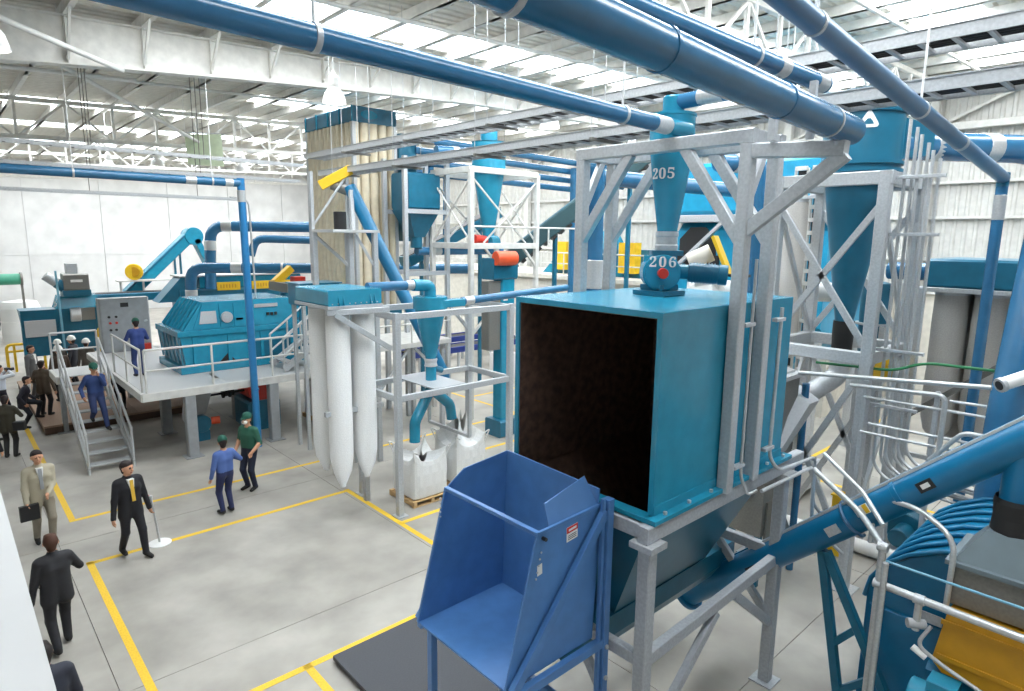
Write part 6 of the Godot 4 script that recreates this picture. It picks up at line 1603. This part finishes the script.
func people() -> void:
	var up := PI              # facing +z
	var dark := Color8(24, 25, 32)
	var navy := Color8(42, 62, 112)
	var tie := mat("tie_gold", Color8(222, 178, 60), 0.6)
	person("man in black suit with gold tie walking by the stanchion", V(2.17, 0, -12.5), up + 0.25, {"s": 1.03, "suit": true, "top": dark, "low": Color8(22, 23, 30), "tie": tie, "lf": V(-0.1, 0.08, -0.2), "rf": V(0.1, 0.1, 0.2), "look": 0.35})
	person("man in dark suit seen from behind walking alone near the ledge", V(0.8, 0, -10.2), 0.15, {"s": 0.98, "suit": true, "front": false, "top": Color8(40, 40, 46), "low": Color8(30, 30, 36), "hair": Color8(70, 40, 26), "rh": V(0.2, 1.22, -0.28), "lf": V(-0.1, 0.09, 0.16), "rf": V(0.1, 0.08, -0.12), "look": -0.2})
	var tan := person("man in light khaki suit holding a black folder", V(1.05, 0, -14.15), up + 0.1, {"s": 1.04, "suit": true, "top": Color8(168, 160, 140), "low": Color8(132, 124, 108), "tie": M.cabinet, "rh": V(0.24, 0.85, -0.12), "lh": V(-0.05, 1.0, -0.27), "lf": V(-0.09, 0.08, -0.06), "rf": V(0.11, 0.08, 0.1)})
	put(tan, "folder", G.new().box(V(0.08, 0.55, -0.2), V(0.36, 0.83, -0.12)).mesh(), M.black)
	person("worker in blue uniform and green cap with back turned on the open floor", V(4.05, 0, -13.25), 0.2, {"s": 0.95, "top": Color8(78, 104, 164), "low": Color8(36, 46, 84), "head": "cap", "rh": V(0.34, 1.15, -0.26), "lh": V(-0.26, 0.86, -0.1), "look": -0.3})
	person("worker in green shirt and green cap wearing a white mask", V(4.9, 0, -14.2), 2.1, {"s": 1.03, "top": Color8(40, 92, 74), "low": Color8(28, 32, 52), "short": true, "head": "cap", "mask": true, "lh": V(-0.24, 0.95, -0.2), "rh": V(0.26, 0.92, -0.12)})
	person("worker in navy overalls and green cap coming down the stairs", V(2.78, 0.74, -19.0), up + 0.1, {"s": 1.0, "top": navy, "low": Color8(36, 50, 92), "head": "cap", "lf": V(-0.12, 0.08, -0.28), "rf": V(0.1, 0.28, 0.12), "hip": 0.9, "lh": V(-0.05, 1.42, -0.22), "rh": V(0.3, 0.9, -0.1), "nod": -0.3})
	person("worker in blue overalls and green cap facing the control cabinet", V(3.95, 1.86, -19.6), 0.0, {"s": 0.92, "top": Color8(44, 66, 124), "low": Color8(40, 56, 104), "head": "cap", "rh": V(0.2, 1.15, -0.35), "lh": V(-0.2, 1.1, -0.35)})
	person("person in black trousers standing under the platform corner", V(3.95, 0.26, -22.6), up, {"s": 0.8, "suit": true, "top": dark, "low": Color8(26, 26, 32)})
	# visitors crowding beside the dais
	var cam := person("photographer in white shirt holding a camera to the eye", V(1.15, 0, -24.6), -1.2, {"s": 1.0, "top": Color8(206, 212, 222), "low": Color8(26, 28, 40), "lh": V(-0.06, 1.52, -0.24), "rh": V(0.08, 1.52, -0.24)})
	put(cam, "camera", G.new().box(V(-0.08, 1.5, -0.3), V(0.08, 1.62, -0.2)).cyl(V(0, 1.56, -0.42), V(0, 1.56, -0.29), 0.045).mesh(), M.black)
	person("man in dark suit stepping up onto the brown dais", V(1.55, 0.0, -23.2), -1.9, {"s": 0.96, "suit": true, "top": Color8(34, 36, 48), "low": Color8(28, 30, 40), "lf": V(-0.1, 0.34, -0.32), "hip": 0.86, "lean": 0.14, "lh": V(-0.18, 0.85, -0.3), "rh": V(0.26, 0.82, -0.12)})
	person("man in grey suit standing upright on the brown dais", V(2.1, 0.26, -26.0), -2.2, {"s": 1.04, "suit": true, "top": Color8(92, 92, 92), "low": Color8(70, 70, 72), "lh": V(-0.16, 1.0, -0.22)})
	person("visitor in tan top and long black skirt beside the handrail", V(2.1, 0.26, -23.3), -0.6, {"s": 0.98, "suit": true, "front": false, "top": Color8(74, 62, 52), "low": dark, "lh": V(-0.2, 1.0, -0.2)})
	person("visitor in black jacket and white helmet at the crowd edge", V(0.75, 0, -22.2), -0.9, {"s": 1.0, "suit": true, "front": false, "top": Color8(30, 32, 34), "low": dark, "head": "helmet", "cap": Color8(236, 236, 232)})
	var bagp := person("person in dark olive jacket with shoulder bag seen from behind", V(1.0, 0, -20.3), -0.4, {"s": 0.95, "suit": true, "front": false, "top": Color8(52, 48, 36), "low": Color8(28, 26, 26), "lh": V(-0.12, 1.3, -0.26), "rh": V(0.14, 1.3, -0.26)})
	put(bagp, "shoulder_bag", G.new().box(V(0.16, 0.78, -0.02), V(0.42, 1.02, 0.16)).mesh(), M.black)
	person("person in black coat standing at the line nearest the ledge", V(0.42, 0, -18.2), -0.3, {"s": 1.02, "suit": true, "front": false, "top": Color8(20, 20, 24), "low": Color8(20, 20, 24)})
	person("person in dark navy jacket half hidden by the white ledge", V(0.4, 0, -7.35), 0.1, {"s": 1.0, "suit": true, "front": false, "top": Color8(44, 48, 60), "low": dark, "hair": Color8(30, 26, 26)})
	for k in 4: person(["visitor with white helmet behind the stairs beside the yellow rail", "visitor with white helmet and grey jacket below the control cabinet", "visitor with white helmet between two others behind the stairs", "visitor with white helmet and brown coat on the dais behind the handrail"][k], [V(3.0, 0.26, -27.2), V(3.75, 0.26, -26.6), V(3.45, 0.26, -27.4), V(2.75, 0.26, -25.0)][k], [0.4, -0.5, 1.0, 0.2][k], {"s": 0.99 + 0.02 * k, "suit": true, "front": false, "top": [Color8(60, 56, 54), Color8(96, 92, 88), Color8(50, 54, 62), Color8(66, 52, 42)][k], "low": dark, "head": "helmet", "cap": Color8(238, 238, 234)})
	person("worker in dark green overalls walking by the far white stack", V(2.35, 0, -44.0), -2.4, {"s": 1.05, "top": Color8(44, 66, 66), "low": Color8(40, 52, 56), "lf": V(-0.1, 0.08, -0.16), "rf": V(0.1, 0.1, 0.14), "rh": V(0.2, 1.15, -0.25)})
	# stanchion by the walking man
	var s := thing("stanchion", "slim grey stanchion with round white foot and red belt", "stanchion", V(2.63, 0, -12.7))
	part(s, "foot", G.new().lathe([Vector2(0, 0), Vector2(0.2, 0), Vector2(0.2, 0.015), Vector2(0.06, 0.03), Vector2(0, 0.035)], Transform3D(Basis(), V(2.63, 0, -12.7)), 28), M.white)
	rod(s, "pole", V(2.63, 0.03, -12.7), V(2.56, 0.92, -12.75), 0.02, M.zinc)
	rod(s, "head", V(2.56, 0.9, -12.75), V(2.555, 0.96, -12.75), 0.032, M.zinc)
	part(s, "belt", G.new().beam(V(2.55, 0.93, -12.76), V(2.36, 1.02, -12.95), 0.012, 0.05), M.red)
